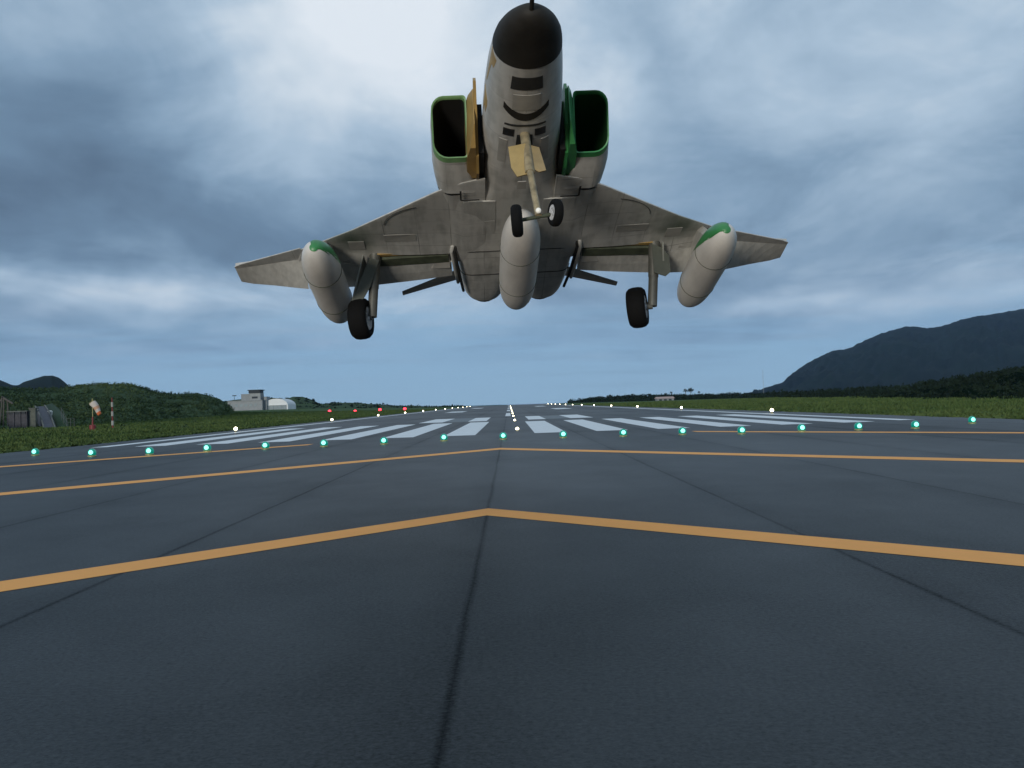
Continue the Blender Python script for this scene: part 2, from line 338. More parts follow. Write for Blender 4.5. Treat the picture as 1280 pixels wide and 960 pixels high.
def leaf_mass(name, centres, size, leaves, lsize, mtl, parent=None):
    """bushes made of many small tilted leaf faces: centres (n,3), size (n,)"""
    n = len(centres); C = np.repeat(np.asarray(centres), leaves, axis=0); S = np.repeat(np.asarray(size), leaves)
    d = RNG.normal(size=(n*leaves, 3)); d /= np.linalg.norm(d, axis=1)[:, None]; r = RNG.random(n*leaves)**.45
    P = C + d*(r*S)[:, None]*np.array([1, 1, .75]) + np.array([0, 0, .35])*S[:, None]
    a = RNG.normal(size=(n*leaves, 3)); b = RNG.normal(size=(n*leaves, 3))
    a /= np.linalg.norm(a, axis=1)[:, None]; b -= (a*b).sum(1)[:, None]*a; b /= np.linalg.norm(b, axis=1)[:, None]
    ls = (lsize*S*(.6+.8*RNG.random(n*leaves)))[:, None]
    V = np.stack([P-a*ls, P+a*ls*.6-b*ls*.7, P+a*ls*.5+b*ls*.8], 1).reshape(-1, 3)
    me = bpy.data.meshes.new(name); me.vertices.add(len(V)); me.vertices.foreach_set('co', V.ravel())
    nf = n*leaves; me.loops.add(nf*3); me.loops.foreach_set('vertex_index', np.arange(nf*3)); me.polygons.add(nf)
    me.polygons.foreach_set('loop_start', np.arange(nf)*3); me.polygons.foreach_set('loop_total', np.full(nf, 3)); me.update(); me.materials.append(mtl)
    return link(bpy.data.objects.new(name, me), parent)
def scatter_on(H, count, smin, smax, kmin=0.0, bias=1.0):
    V, nc, n, nd = H; V = np.array(V).reshape(nc, n, 3); P = []; S = []
    for _ in range(count):
        i = RNG.random()*(nc-1.001); j = (kmin+(1-kmin)*RNG.random()**bias)*nd*.999
        i0, j0 = int(i), int(j); a, b = i-i0, j-j0
        p = (V[i0, j0]*(1-a)+V[i0+1, j0]*a)*(1-b)+(V[i0, j0+1]*(1-a)+V[i0+1, j0+1]*a)*b
        P.append(p); S.append(smin+(smax-smin)*RNG.random()**2)
    return np.array(P), np.array(S)
P, S = scatter_on(LH, 6500, .4, 1.7, 0.0); tag(leaf_mass('hillside_scrub', P-[0, 0, .45], S, 30, .22, M_LEAF), 'dense dark green scrub covering the hillside behind the windsock', 'woodland', kind='stuff')
P, S = scatter_on(RH, 8500, .6, 2.3, 0.0, .9); tag(leaf_mass('ridge_woodland', P-[0, 0, .6], S*(P[:, 1]/330).clip(.6, 1.25), 28, .24, M_LEAFD), 'dark woodland along the foot of the mountain on the right', 'woodland', kind='stuff')
P, S = scatter_on(BH, 1500, 1.5, 3.2); tag(leaf_mass('far_woodland', P-[0, 0, 2.2], S, 16, .4, M_LEAFD), 'low dark treeline behind the pale airport buildings', 'woodland', kind='stuff')

# grass blades along the verges, shrinking in number with distance
def verge(name, side, n, label):
    y = 38 + (RNG.random(n)**1.9)*420
    edge = np.where(side > 0, 25.7, -26.0)
    x = edge + side*(RNG.random(n)**1.25)*(22+y*.16) + side*(np.sin(y*.35)+np.sin(y*1.1)+np.sin(y*2.7))*.13 - side*.1
    z = np.array([ground_h(a, b) for a, b in zip(x, y)])-.03
    patch = .5+.5*np.sin(x*.5+np.sin(y*.21)*2)*np.sin(y*.17+x*.09)
    h = (.10+.32*RNG.random(n)*(.35+patch)) * (.45+.55*np.clip(np.abs(x-edge)/4, 0, 1)); wd = .05+.10*RNG.random(n)+y*.0007
    ang = RNG.random(n)*np.pi; lean = RNG.normal(size=(n, 2))*.12
    A = np.stack([x-np.cos(ang)*wd, y-np.sin(ang)*wd, z], 1); B = np.stack([x+np.cos(ang)*wd, y+np.sin(ang)*wd, z], 1)
    C = np.stack([x+lean[:, 0], y+lean[:, 1], z+h], 1); V = np.stack([A, B, C], 1).reshape(-1, 3)
    me = bpy.data.meshes.new(name); me.vertices.add(3*n); me.vertices.foreach_set('co', V.ravel()); me.loops.add(3*n); me.loops.foreach_set('vertex_index', np.arange(3*n))
    me.polygons.add(n); me.polygons.foreach_set('loop_start', np.arange(n)*3); me.polygons.foreach_set('loop_total', np.full(n, 3)); me.update(); me.materials.append(M_BLADE)
    tag(link(bpy.data.objects.new(name, me)), label, 'grass', kind='stuff')
verge('verge_grass', -1, 120000, 'rough green grass on the verge left of the runway')
verge('verge_grass', 1, 90000, 'rough green grass on the verge right of the runway')
# weeds and low bushes scattered in the left verge
P = []; S = []
for _ in range(420):
    y = 75+RNG.random()**1.5*500; x = -31-RNG.random()*(12+y*.25); P.append((x, y, ground_h(x, y)-.1)); S.append(.15+.5*RNG.random()**3)
tag(leaf_mass('verge_weeds', np.array(P), np.array(S), 24, .3, M_LEAF), 'low dark weeds growing in the grass left of the runway', 'weeds', kind='stuff')

# ------------------------------------------------------------------ runway lights
M_METAL = mat("light_housing_metal", (.30, .27, .12), .5, .3, nscale=20)
M_CONC = mat("concrete", (.32, .31, .29), .85, nscale=1.5, bump=.2, bscale=8)
M_GLENS_HALO = mat("green_lens_halo", (.0, .08, .06), .15, emit=(0, .30, .22), estr=.6)  # weak teal glow painted on the lens as the lamp's glare halo
M_GLAMP = mat("green_lamp", (.2, .8, .6), .3, emit=(.28, 1.0, .80), estr=1.7)
M_WLAMP = mat("white_lamp", (.9, .85, .7), .3, emit=(1.0, .88, .62), estr=13)
M_CLAMP = mat("centre_lamp", (.9, .85, .6), .3, emit=(1.0, .92, .58), estr=9)
M_RLAMP = mat("red_lamp", (.6, .02, .04), .3, emit=(1.0, .03, .06), estr=5)
M_RBOX = mat("orange_lamp_box", (.5, .16, .04), .6, nscale=4)
def copy_tree(o, loc):
    c = o.copy(); COL.objects.link(c); c.location = loc
    for ch in list(o.children):
        d = ch.copy(); COL.objects.link(d); d.parent = c
    return c
def ordn(k):
    return ['', 'second ', 'third ', 'fourth ', 'fifth ', 'sixth ', 'seventh ', 'eighth ', 'ninth ', 'tenth ', 'eleventh ', 'twelfth ', 'thirteenth '][k]
def sphere(bm, c, r, sz=1, n=14):
    q = bmesh.ops.create_uvsphere(bm, u_segments=n, v_segments=8, radius=r)
    bmesh.ops.transform(bm, matrix=Matrix.Translation(c) @ Matrix.Diagonal((1, 1, sz, 1)), verts=q['verts'])
t0 = empty('threshold_light')
bm = bmesh.new(); lathe(bm, [(0, .19), (.03, .19), (.06, .15), (.08, .10)], Matrix.Identity(4), 18); bm_obj('housing', bm, M_METAL, t0, True, 40)
bm = bmesh.new(); sphere(bm, (0, 0, .17), .18, 1); bm_obj('lens', bm, M_GLENS_HALO, t0, True)  # ball around the lamp, its glow drawn in as glare
bm = bmesh.new(); sphere(bm, (0, -.075, .18), .122, 1); bm_obj('lamp', bm, M_GLAMP, t0, True)
first = True
gpx = [44, 115, 187, 259, 332, 405, 480, 555, 629, 704, 779, 853, 927, 1002, 1073, 1144, 1215]
gy = [565, 566, 564, 560, 557, 554, 551, 547, 545, 543, 541, 539, 538, 535, 533, 531, 525]
for k in range(17):
    x = CX-.0+2.985*(k-8); j = abs(k-8); yy = 56 - (0 if j in (0, 8) else .5*j*.42); zz = 0.0
    q_ = ray(44+k*73.19 if k < 1 else (gpx[k]), gy[k]); q_ = q_*((.165-EYE)/q_.z); loc = (q_.x, q_.y, 0)
    o = t0 if first else copy_tree(t0, loc); o.location = loc; first = False
    lb = 'green threshold light at the middle of the row across the runway' if j == 0 else \
        ('%s green threshold light %s the middle one' % (ordn(j-1).strip() or 'first', 'left of' if k < 8 else 'right of'))
    if j == 8: lb = 'outermost green threshold light, beside the %s grass verge' % ('left' if k < 8 else 'right')
    tag(o, lb, 'runway light', 'green threshold lights across the runway')
e0 = empty('edge_light')
bm = bmesh.new(); tube(bm, (0, 0, 0), (0, 0, .12), .10, .05); lathe(bm, [(.12, .08), (.16, .11), (.2, .11)], Matrix.Identity(4), 16); bm_obj('stem', bm, M_METAL, e0, True, 40)
bm = bmesh.new(); sphere(bm, (0, 0, .27), .15, 1); bm_obj('lamp', bm, M_WLAMP, e0, True)
first = True
for s, nm in ((-1, 'left'), (1, 'right')):
    for k in range(12):
        d = 96+52*k if s < 0 else 97+51*k
        loc = (CX+s*23.1, d, 0); o = e0 if first else copy_tree(e0, loc); o.location = loc; first = False
        tag(o, ('white edge light nearest the camera on the %s side of the runway' if k == 0 else ordn(k)+'nearest white edge light on the %s side of the runway') % nm, 'runway light', 'white runway edge lights')
c0 = empty('centre_light')
bm = bmesh.new(); lathe(bm, [(0, .16), (.02, .15), (.03, .10)], Matrix.Identity(4), 16); bm_obj('housing', bm, M_METAL, c0, True, 40)
bm = bmesh.new(); sphere(bm, (0, 0, .06), .105, 1); bm_obj('lamp', bm, M_CLAMP, c0, True)
first = True
for k in range(13):
    d = 69.5+34*k+ (0 if k < 4 else (k-3)**2*1.2); loc = (.43, d, .004); o = c0 if first else copy_tree(c0, loc); o.location = loc; first = False
    tag(o, 'pale yellow centre line light nearest the camera' if k == 0 else ordn(k)+'nearest pale yellow light along the runway centre line', 'runway light', 'centre line lights')
p0 = empty('approach_path_light')
bm = bmesh.new(); box(bm, (0, .35, .95), (1.2, .9, .8), bevel=.04); bm_obj('cabinet', bm, M_RBOX, p0)
for sx in (-.4, .4):
    bm = bmesh.new(); tube(bm, (sx, .3, -.2), (sx, .3, .7), .05); bm_obj('leg', bm, M_METAL, p0)
bm = bmesh.new(); sphere(bm, (0, -.12, .95), .52, .9); bm_obj('lamp', bm, M_RLAMP, p0, True)
for k, (px, py) in enumerate(((412, 514), (444, 514), (475, 512), (506, 511))):
    q = at(px, py, 405); loc = (q.x, q.y, q.z-.95); o = p0 if k == 0 else copy_tree(p0, loc); o.location = loc
    tag(o, ['red approach path light farthest left, nearest the white dome hangar', 'second red approach path light from the left', 'third red approach path light from the left', 'red approach path light nearest the runway edge'][k], 'approach light', 'red approach path lights in the grass')

# ------------------------------------------------------------------ airport buildings, far left
M_WALL = mat("pale_concrete_wall", (.24, .26, .27), .85, nscale=.5, namt=.12)
M_WALL2 = mat("grey_concrete_wall", (.21, .23, .24), .85, nscale=.5, namt=.12)
M_DARKG = mat("dark_glass", (.02, .03, .04), .6, spec=.2); M_DOME = mat("white_dome_fabric", (.62, .65, .66), .6, nscale=.3, namt=.05)
M_DOOR = mat("hangar_door_grey", (.20, .25, .27), .6, nscale=.4)
def part_box(name, x0, x1, y0, y1, z0, z1, m, parent, bev=0):
    bm = bmesh.new(); box(bm, ((x0+x1)/2, (y0+y1)/2, (z0+z1)/2), (x1-x0, y1-y0, z1-z0), bevel=bev); return bm_obj(name, bm, m, parent)
D = 690; Z0 = ground_h(-150, D)
def bx(px, py=513): return at(px, py, D)
b0 = at(307, 513.5, D); term = empty('terminal_building', (b0.x, D, b0.z)); tag(term, 'pale concrete terminal with a dark glazed control cab on top', 'building')
u = D/FPX  # metres per photo pixel there
part_box('lower_wall', -22*u, 21*u, 0, 16, -3, 12*u, M_WALL, term)
part_box('roof_edge', -22.4*u, 21.4*u, -.4, 16.4, 12*u, 12*u+.5, M_WALL2, term)
part_box('middle_wall', -6*u, 5*u, 2, 12, 12*u+.5, 21*u, M_WALL2, term)
tw = part_box('tower_wall', 5.02*u, 18.5*u, 1, 11, 12*u+.5, 21.5*u, M_WALL, term)
part_box('tower_roof', 3.0*u, 19.4*u, .2, 12, 25*u, 26*u, M_DARKG, term)
part_box('control_cab', 4*u, 18*u, .8, 11.4, 21.5*u, 25*u, M_DARKG, term)
for i in range(6): part_box('window', (-19+6*i)*u, (-15.4+6*i)*u, -.12, .1, 5*u, 8.5*u, M_DOOR, term)
part_box('annex_wall', 21.5*u, 25*u, 4, 14, -3, 17*u, M_WALL2, term)
part_box('window', 8*u, 15*u, .85, 1.1, 15*u, 17.5*u, M_DARKG, term)
bm = bmesh.new(); tube(bm, (-16*u, 5, 12*u), (-16*u, 5, 20*u), .12); box(bm, (-16*u, 5, 19.5*u), (2.6, .3, .5)); bm_obj('mast', bm, M_DARKG, term)
h0 = at(345, 513.5, D+6); hg = empty('dome_hangar', (h0.x, D+6, h0.z)); tag(hg, 'white rounded hangar beside the pale concrete terminal', 'hangar')
bm = bmesh.new(); R0 = 15.2*u
rings = []
for yy in (0, 26):
    rings.append([(R0*math.cos(a)*1.0, yy, 6.5*u + 8.8*u*math.sin(a)) if 0 <= a <= math.pi else None for a in [math.pi*i/18 for i in range(19)]] + [(-R0, yy, -3), (R0, yy, -3)])
loft(bm, rings); bm_obj('shell', bm, M_DOME, hg, True, 40)
for i in range(5): part_box('door_panel', (-13.4+5.4*i)*u, (-8.3+5.4*i)*u, -.35, -.02, -3, 7*u, M_DOOR, hg, .05)
part_box('door_track', -14.2*u, 14.2*u, -.5, -.02, 7*u, 7.7*u, M_DOME, hg)
M_PINK = mat("pinkish_roof", (.42, .30, .27), .8, nscale=.5)
s0 = at(832, 501, 640); sh = empty('low_shed', s0); tag(sh, 'low pinkish shed in front of the dark trees beyond the right verge', 'building')
u2 = 640/FPX; part_box('wall', -10.5*u2, 10.5*u2, 0, 9, -3, 3*u2, M_WALL, sh)
bm = bmesh.new(); loft(bm, [[(-11.5*u2, -1, 3*u2), (-11.5*u2, 10, 3*u2), (-11*u2, 4.5, 5.2*u2)], [(11.5*u2, -1, 3*u2), (11.5*u2, 10, 3*u2), (11*u2, 4.5, 5.2*u2)]]); bm_obj('roof', bm, M_PINK, sh)
for i in range(3): part_box('door', (-8+6*i)*u2, (-4.5+6*i)*u2, -.1, .05, -2, 2.2*u2, M_DARKG, sh)

# skyline trees beyond the right verge
M_BARK = mat("bark", (.05, .04, .03), .9, nscale=4)
def small_tree(px, py, dist, h, cr_, label):
    g = at(px, py, dist); t = empty('tree', (g.x, g.y, g.z)); tag(t, label, 'tree', 'thin trees above the right treeline')
    bm = bmesh.new(); tube(bm, (0, 0, -3), (.1, 0, h*.6), .28, .16); tube(bm, (.1, 0, h*.6), (-.2, .1, h*.93), .16, .05)
    for a in range(5):
        an = a*1.3; tube(bm, (.05, 0, h*(.5+.08*a)), (math.cos(an)*cr_*.8, math.sin(an)*cr_*.8, h*(.62+.08*a)), .08, .03, 8)
    bm_obj('trunk', bm, M_BARK, t)
    c = []; s = []
    for a in range(11):
        an = a*2.4; rr = cr_*.75*math.sqrt((a+.5)/11); c.append((math.cos(an)*rr, math.sin(an)*rr, h*(.66+.30*((a*5) % 11)/11))); s.append(cr_*(.28+.2*random.random()))
    leaf_mass('crown', np.array(c), np.array(s), 40, .28, M_LEAFD, t)
small_tree(857, 496, 760, 5.2, 1.6, 'thin dark tree right of the pinkish shed, left one of a pair')
small_tree(863.5, 496, 770, 5.4, 2.4, 'bushier dark tree, right one of the pair right of the pinkish shed')
small_tree(839, 496, 780, 3.6, 1.1, 'small dark tree rising directly behind the pinkish shed')
small_tree(874, 496, 790, 4.0, 1.0, 'thin little tree standing alone right of the tree pair')
for px, top, lab in ((954.5, 462, 'tall thin mast at the foot of the mountain'),):
    g = at(px, 493, 900); q = at(px, top, 900); bm = bmesh.new(); tube(bm, (0, 0, -4), (0, 0, q.z-g.z), .16, .07, 8)
    for z_ in (.5, .7, .9): tube(bm, (-.7, 0, (q.z-g.z)*z_), (.7, 0, (q.z-g.z)*z_), .05, n=6)
    o = bm_obj('mast', bm, mat("mast_steel", (.25, .27, .3), .6, nscale=3)); o.location = g; tag(o, lab, 'mast')

# ------------------------------------------------------------------ windsock, marker pole, road, shed on the left
M_RED = mat("red_paint", (.17, .02, .02), .6, nscale=6); M_OR = mat("orange_fabric", (.50, .12, .04), .8, nscale=3, namt=.1); M_SW = mat("white_fabric", (.50, .45, .41), .8, nscale=3, namt=.08)
M_PW = mat("white_band_paint", (.27, .27, .25), .6, nscale=6)
wb = at(116, 540, 128); ws = empty('windsock', (wb.x, wb.y, max(0, ground_h(wb.x, wb.y)-.05))); tag(ws, 'drooping white and orange windsock on a red pole in the grass', 'windsock')
um = 128/FPX; base_z = ws.location.z
def wloc(px, py, d=128):
    q = at(px, py, d); return Vector((q.x-ws.location.x, q.y-ws.location.y, q.z-ws.location.z))
bm = bmesh.new(); lathe(bm, [(-.1, .36), (.75, .36), (.8, .30)], Matrix.Identity(4), 16); bm_obj('base_drum', bm, M_RED, ws, True, 40)
ptop = wloc(115.3, 498); bm = bmesh.new(); tube(bm, (0, 0, .8), (ptop.x, ptop.y, ptop.z*.45), .09); bm_obj('lower_pole', bm, M_RED, ws)
bm = bmesh.new(); tube(bm, (ptop.x, ptop.y, ptop.z*.45), ptop, .05); bm_obj('upper_pole', bm, M_METAL, ws)
a_, b_ = wloc(115.2, 502.5), wloc(124.5, 518.5); dv = b_-a_; mid_ = dv.length
q = dv.to_track_quat('Z', 'Y').to_matrix().to_4x4(); MT = Matrix.Translation(a_) @ q
prof = [(0, .38), (.12, .41), (.3, .37), (.55, .32), (.8, .26), (1.0, .22)]
def rad(t): return lerp_table(prof, t)[0]
for i in range(5):
    t0_, t1_ = i/5, (i+1)/5; bm = bmesh.new(); rg = []
    for k in range(5):
        t = t0_+(t1_-t0_)*k/4
        rg.append([MT @ Vector(((rad(t)*(1+.07*math.sin(3*an+t*9)))*math.cos(an), rad(t)*(1+.07*math.sin(3*an+t*9))*math.sin(an)+.10*math.sin(t*3), t*mid_)) for an in [2*math.pi*j/18 for j in range(18)]])
    loft(bm, rg, (i == 0, i == 4)); bm_obj('orange_band' if i in (4, ) else ('pale_orange_band' if i == 2 else 'white_band'), bm, M_OR if i == 4 else (mat("pale_orange_fabric", (.48, .28, .18), .8) if i == 2 else M_SW), ws, True)
bm = bmesh.new(); rr_ = [MT @ Vector((.40*math.cos(an), .40*math.sin(an), .02)) for an in [2*math.pi*j/16 for j in range(16)]]
for i in range(16): tube(bm, rr_[i], rr_[(i+1) % 16], .03, n=6)
tube(bm, MT @ Vector((0, 0, 0)), ptop, .03, n=6); bm_obj('hoop', bm, M_METAL, ws)
mp_ = at(141, 536.5, 140); mk = empty('marker_pole', (mp_.x, mp_.y, ground_h(mp_.x, mp_.y)-.05)); tag(mk, 'red and white banded marker pole right of the windsock', 'marker pole')
hh = (at(141, 497, 140).z-mk.location.z)
for i in range(7):
    bm = bmesh.new(); tube(bm, (0, 0, hh*i/7+.002), (0, 0, hh*(i+1)/7), .10-.006*i+(.07 if i % 2 else 0), n=12); bm_obj('white_band' if i % 2 else 'red_band', bm, M_PW if i % 2 else M_RED, mk)

# sloping service road on the hillside, with a white van, a block shed and a wire fence
M_TIM0 = mat("mossy_concrete", (.085, .095, .09), .9, nscale=2, namt=.3); M_ROAD = mat("service_road_concrete", (.055, .058, .075), .8, nscale=.8, namt=.2)
def on(px, py, d): return at(px, py, d)
A0, A1 = on(56, 538.5, 168), on(70, 538.5, 168); B0, B1 = on(44, 508.5, 205), on(56, 507.5, 205)
def up(p, dz_): return Vector((p.x, p.y, p.z+dz_))
V = []; n_ = 10
for i in range(n_+1):
    k = i/n_; a = A0.lerp(B0, k); b = A1.lerp(B1, k); lift = .5*math.sin(k*math.pi)
    V += [(a.x, a.y, a.z+lift), (b.x, b.y, b.z+lift), (a.x, a.y, a.z-5), (b.x, b.y, b.z-5)]
F_ = []
for i in range(n_):
    a = i*4; F_ += [(a, a+1, a+5, a+4), (a+2, a, a+4, a+6), (a+1, a+3, a+7, a+5)]
F_ += [(0, 2, 3, 1), (n_*4, n_*4+1, n_*4+3, n_*4+2)]
road = mesh_obj('service_road', V, F_, M_ROAD); tag(road, kind='structure')
for off, side in ((0.0, -1), (1.0, 1)):
    bm = bmesh.new()
    for i in range(n_):
        p = []
        for kk in (i/n_, (i+1)/n_):
            a = A0.lerp(B0, kk); b = A1.lerp(B1, kk); c = a if side < 0 else b; p.append(Vector((c.x, c.y, c.z+.5*math.sin(kk*math.pi)+.15)))
        tube(bm, p[0], p[1], .14, n=4)
    bm_obj('kerb', bm, M_TIM0, road)
bank_pts = [(on(56, 506.5, 206), on(74, 507, 206)), (on(64, 520, 190), on(84, 521, 190)), (on(71, 537, 170), on(90, 539, 170))]
V = []; 
for a, b in bank_pts: V += [(a.x, a.y, a.z-.05), ((a.x+b.x)/2, (a.y+b.y)/2, (a.z+b.z)/2+.4), (b.x, b.y, b.z-.6)]
V += [(v[0], v[1], v[2]-6) for v in V[:]]
F_ = [(0, 1, 4, 3), (1, 2, 5, 4), (3, 4, 7, 6), (4, 5, 8, 7), (9, 0, 3, 12), (12, 3, 6, 15), (2, 11, 14, 5), (5, 14, 17, 8), (6, 7, 16, 15), (7, 8, 17, 16), (0, 9, 10, 1), (1, 10, 11, 2)]
tag(mesh_obj('grass_bank', V, F_, mat("bright_grass_bank", (.014, .038, .012), .95, nscale=.8, col2=(.022, .058, .018), bump=.4, bscale=4), smooth=True), kind='structure')
M_POST0 = mat("cabinet_door_grey", (.3, .31, .3), .6); M_VAN = mat("white_van_paint", (.62, .63, .60), .35); M_TYRE = mat("tyre_rubber", (.006, .006, .006), .85, nscale=30, spec=.15)
vp = on(62.5, 520.5, 191); van = empty('utility_cabinet', (vp.x, vp.y, vp.z), .2); tag(van, 'small white cabinet on the sloping service road at the far left', 'cabinet')
bm = bmesh.new(); box(bm, (0, 0, .42), (.75, .6, .8), bevel=.03); bm_obj('body', bm, M_VAN, van)
bm = bmesh.new(); loft(bm, [[(-.42, -.36, .83), (.42, -.36, .83), (.42, .36, .83), (-.42, .36, .83)], [(-.2, -.1, 1.02), (.2, -.1, 1.02), (.2, .1, 1.02), (-.2, .1, 1.02)]]); bm_obj('lid', bm, M_VAN, van)
bm = bmesh.new(); box(bm, (0, -.315, .42), (.55, .02, .6)); bm_obj('door', bm, M_POST0, van)
sp_ = on(22, 537, 176); shd = empty('block_shed', (sp_.x, sp_.y, sp_.z)); tag(shd, 'dark stone shed with a flat roof at the far left edge below the hill', 'shed')
us = 176/FPX; M_STN = mat("dark_stone_wall", (.055, .055, .065), .9, nscale=2.5, namt=.4, bump=.3)
part_box('wall', -11*us, 11*us, 0, 4, -2, 19*us, M_STN, shd); part_box('roof', -12.5*us, 13*us, -.3, 4.3, 22*us, 23.4*us, M_TIM0, shd)
part_box('opening', -10*us, 10*us, .05, 3.9, 19*us, 22*us, M_DARKG, shd)
for px_ in (-12, -4, 4, 12): part_box('post', (px_-.5)*us, (px_+.5)*us, -.15, .0, -2, 22*us, M_STN, shd)
part_box('side_wall', 13.2*us, 21*us, .5, 1.2, -2, 25.5*us, mat("weathered_wall", (.09, .10, .085), .9, nscale=2, namt=.3), shd)
part_box('coping', 13*us, 22.5*us, .3, 1.4, 25.5*us, 26.6*us, M_TIM0, shd)
# timber frame above the shed
g = on(8, 538, 182); tf = empty('timber_frame', (g.x, g.y, g.z)); tag(tf, 'leaning timber frame with grey posts behind the dark stone shed', 'frame')
M_TIM = mat("weathered_timber", (.07, .065, .06), .85, nscale=3)
def tl(px, py): q_ = on(px, py, 182); return Vector((q_.x-g.x, 0, q_.z-g.z))
for a, b in (((4, 538), (5, 497)), ((12, 538), (9, 499)), ((0, 530), (3, 497))):
    bm = bmesh.new(); tube(bm, tl(*a), tl(*b), .12, n=6); bm_obj('post', bm, M_TIM, tf)
for a, b in (((2, 496), (16, 504.5)), ((-3, 507), (4, 496))):
    bm = bmesh.new(); tube(bm, tl(*a), tl(*b), .16, n=6); bm_obj('rafter', bm, M_TIM, tf)
fn = empty('wire_fence', on(80, 539, 172)); tag(fn, 'thin grey wire fence right of the sloping service road', 'fence')
M_POST = mat("fence_post_grey", (.07, .08, .08), .7)
fp = [on(px, py, d) - fn.location for px, py, d in ((77, 524, 180), (80, 530, 176), (84, 538, 172), (88.5, 538, 172), (93, 537.5, 174))]
for p in fp:
    bm = bmesh.new(); tube(bm, (p.x, p.y, p.z-.6), (p.x, p.y, p.z+1.9), .05, n=8); bm_obj('post', bm, M_POST, fn)
for a, b in zip(fp, fp[1:]):
    for z_ in (.6, 1.2, 1.8):
        bm = bmesh.new(); tube(bm, a+Vector((0, 0, z_)), b+Vector((0, 0, z_)), .018, n=5); bm_obj('wire', bm, M_POST, fn)

# ------------------------------------------------------------------ the jet
def camo_material():
    """grey underside, green and tan camouflage above a wavy line; body axes: x right, y aft, z up"""
    m = bpy.data.materials.new("camouflage_paint"); m.use_nodes = True; nt = m.node_tree; L = nt.links; b = nt.nodes['Principled BSDF']
    t = nt.nodes.new('ShaderNodeTexCoord'); sp = nt.nodes.new('ShaderNodeSeparateXYZ'); L.new(t.outputs['Object'], sp.inputs[0])
    def nz(sc, d=4, dist=0, off=(0, 0, 0)):
        mp = nt.nodes.new('ShaderNodeMapping'); L.new(t.outputs['Object'], mp.inputs[0]); mp.inputs['Location'].default_value = off
        n = nt.nodes.new('ShaderNodeTexNoise'); L.new(mp.outputs[0], n.inputs['Vector']); n.inputs['Scale'].default_value = sc; n.inputs['Detail'].default_value = d; n.inputs['Distortion'].default_value = dist; return n.outputs['Fac']
    def mt(op, a, c=None, cl=False):
        n = nt.nodes.new('ShaderNodeMath'); n.operation = op; n.use_clamp = cl
        for i, v in enumerate((a, c)):
            if v is None: continue
            if isinstance(v, (int, float)): n.inputs[i].default_value = v
            else: L.new(v, n.inputs[i])
        return n.outputs[0]
    def mix(f, a, c):
        n = nt.nodes.new('ShaderNodeMix'); n.data_type = 'RGBA'; L.new(f, n.inputs[0])
        for i, v in ((6, a), (7, c)):
            if isinstance(v, tuple): n.inputs[i].default_value = (*v, 1)
            else: L.new(v, n.inputs[i])
        return n.outputs[2]
    side = mt('MULTIPLY', mt('ADD', mt('SUBTRACT', mt('ADD', sp.outputs[2], mt('MULTIPLY', mt('SUBTRACT', nz(1.6), .5), .5)), .02), 0), 14, True)
    g = mt('MULTIPLY', mt('SUBTRACT', mt('ADD', nz(.9, 2, .4, (2.2, 1, 0)), mt('MULTIPLY', sp.outputs[0], .12)), .50), 18, True)
    cam_ = mix(g, (.30, .20, .07), (.035, .16, .05))
    streak = nt.nodes.new('ShaderNodeMapping'); L.new(t.outputs['Object'], streak.inputs[0]); streak.inputs['Scale'].default_value = (6, .7, 3)
    sn = nt.nodes.new('ShaderNodeTexNoise'); L.new(streak.outputs[0], sn.inputs['Vector']); sn.inputs['Scale'].default_value = 1.4; sn.inputs['Detail'].default_value = 7
    grime = mt('MULTIPLY', mt('SUBTRACT', mt('ADD', mt('MULTIPLY', sn.outputs['Fac'], .6), mt('MULTIPLY', nz(3.5, 6), .5)), .50), 3.2, True)
    grey = mix(grime, (.49, .482, .450), (.27, .268, .245))
    # faint panel joints every 0.55 m fore and aft and 0.62 m across
    fx = mt('ABSOLUTE', mt('SUBTRACT', mt('FRACT', mt('DIVIDE', mt('ABSOLUTE', sp.outputs[0]), .62)), .5))
    fy = mt('ABSOLUTE', mt('SUBTRACT', mt('FRACT', mt('DIVIDE', sp.outputs[1], .55)), .5))
    ln = mt('MAXIMUM', mt('GREATER_THAN', fx, .490), mt('GREATER_THAN', fy, .487))
    ln = mt('MULTIPLY', ln, mt('MULTIPLY', mt('SUBTRACT', nz(1.1, 2, 0, (5, 5, 5)), .42), 4, True))
    grey = mix(mt('MULTIPLY', ln, .8), grey, (.12, .12, .11))
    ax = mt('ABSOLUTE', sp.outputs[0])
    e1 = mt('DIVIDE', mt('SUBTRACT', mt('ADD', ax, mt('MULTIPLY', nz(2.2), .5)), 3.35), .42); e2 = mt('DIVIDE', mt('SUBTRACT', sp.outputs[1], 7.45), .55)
    tank_shade = mt('SUBTRACT', mt('MULTIPLY', mt('EXPONENT', mt('MULTIPLY', mt('ADD', mt('MULTIPLY', e1, e1), mt('MULTIPLY', e2, e2)), -1.0)), .95), .05, True)
    grey = mix(tank_shade, grey, (.055, .085, .05))  # soft shade beside the outer tanks, painted into the grey as dark green
    L.new(mix(side, grey, cam_), b.inputs['Base Color'])
    b.inputs['Roughness'].default_value = .48
    bp = nt.nodes.new('ShaderNodeBump'); bp.inputs['Strength'].default_value = .25; bp.inputs['Distance'].default_value = .01; L.new(mt('SUBTRACT', nz(4, 3), ln), bp.inputs['Height']); L.new(bp.outputs[0], b.inputs['Normal'])
    return m
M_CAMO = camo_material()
M_GREY = mat("underside_grey_paint", (.42, .415, .385), .5, nscale=3, namt=.18, stretch=(3, .6, 3), detail=8)
M_DGREY = mat("faded_grey_panel", (.34, .33, .30), .5, nscale=4, namt=.12)
M_BLK = mat("radome_black", (.021, .019, .016), .68, nscale=3, namt=.35, spec=.25)
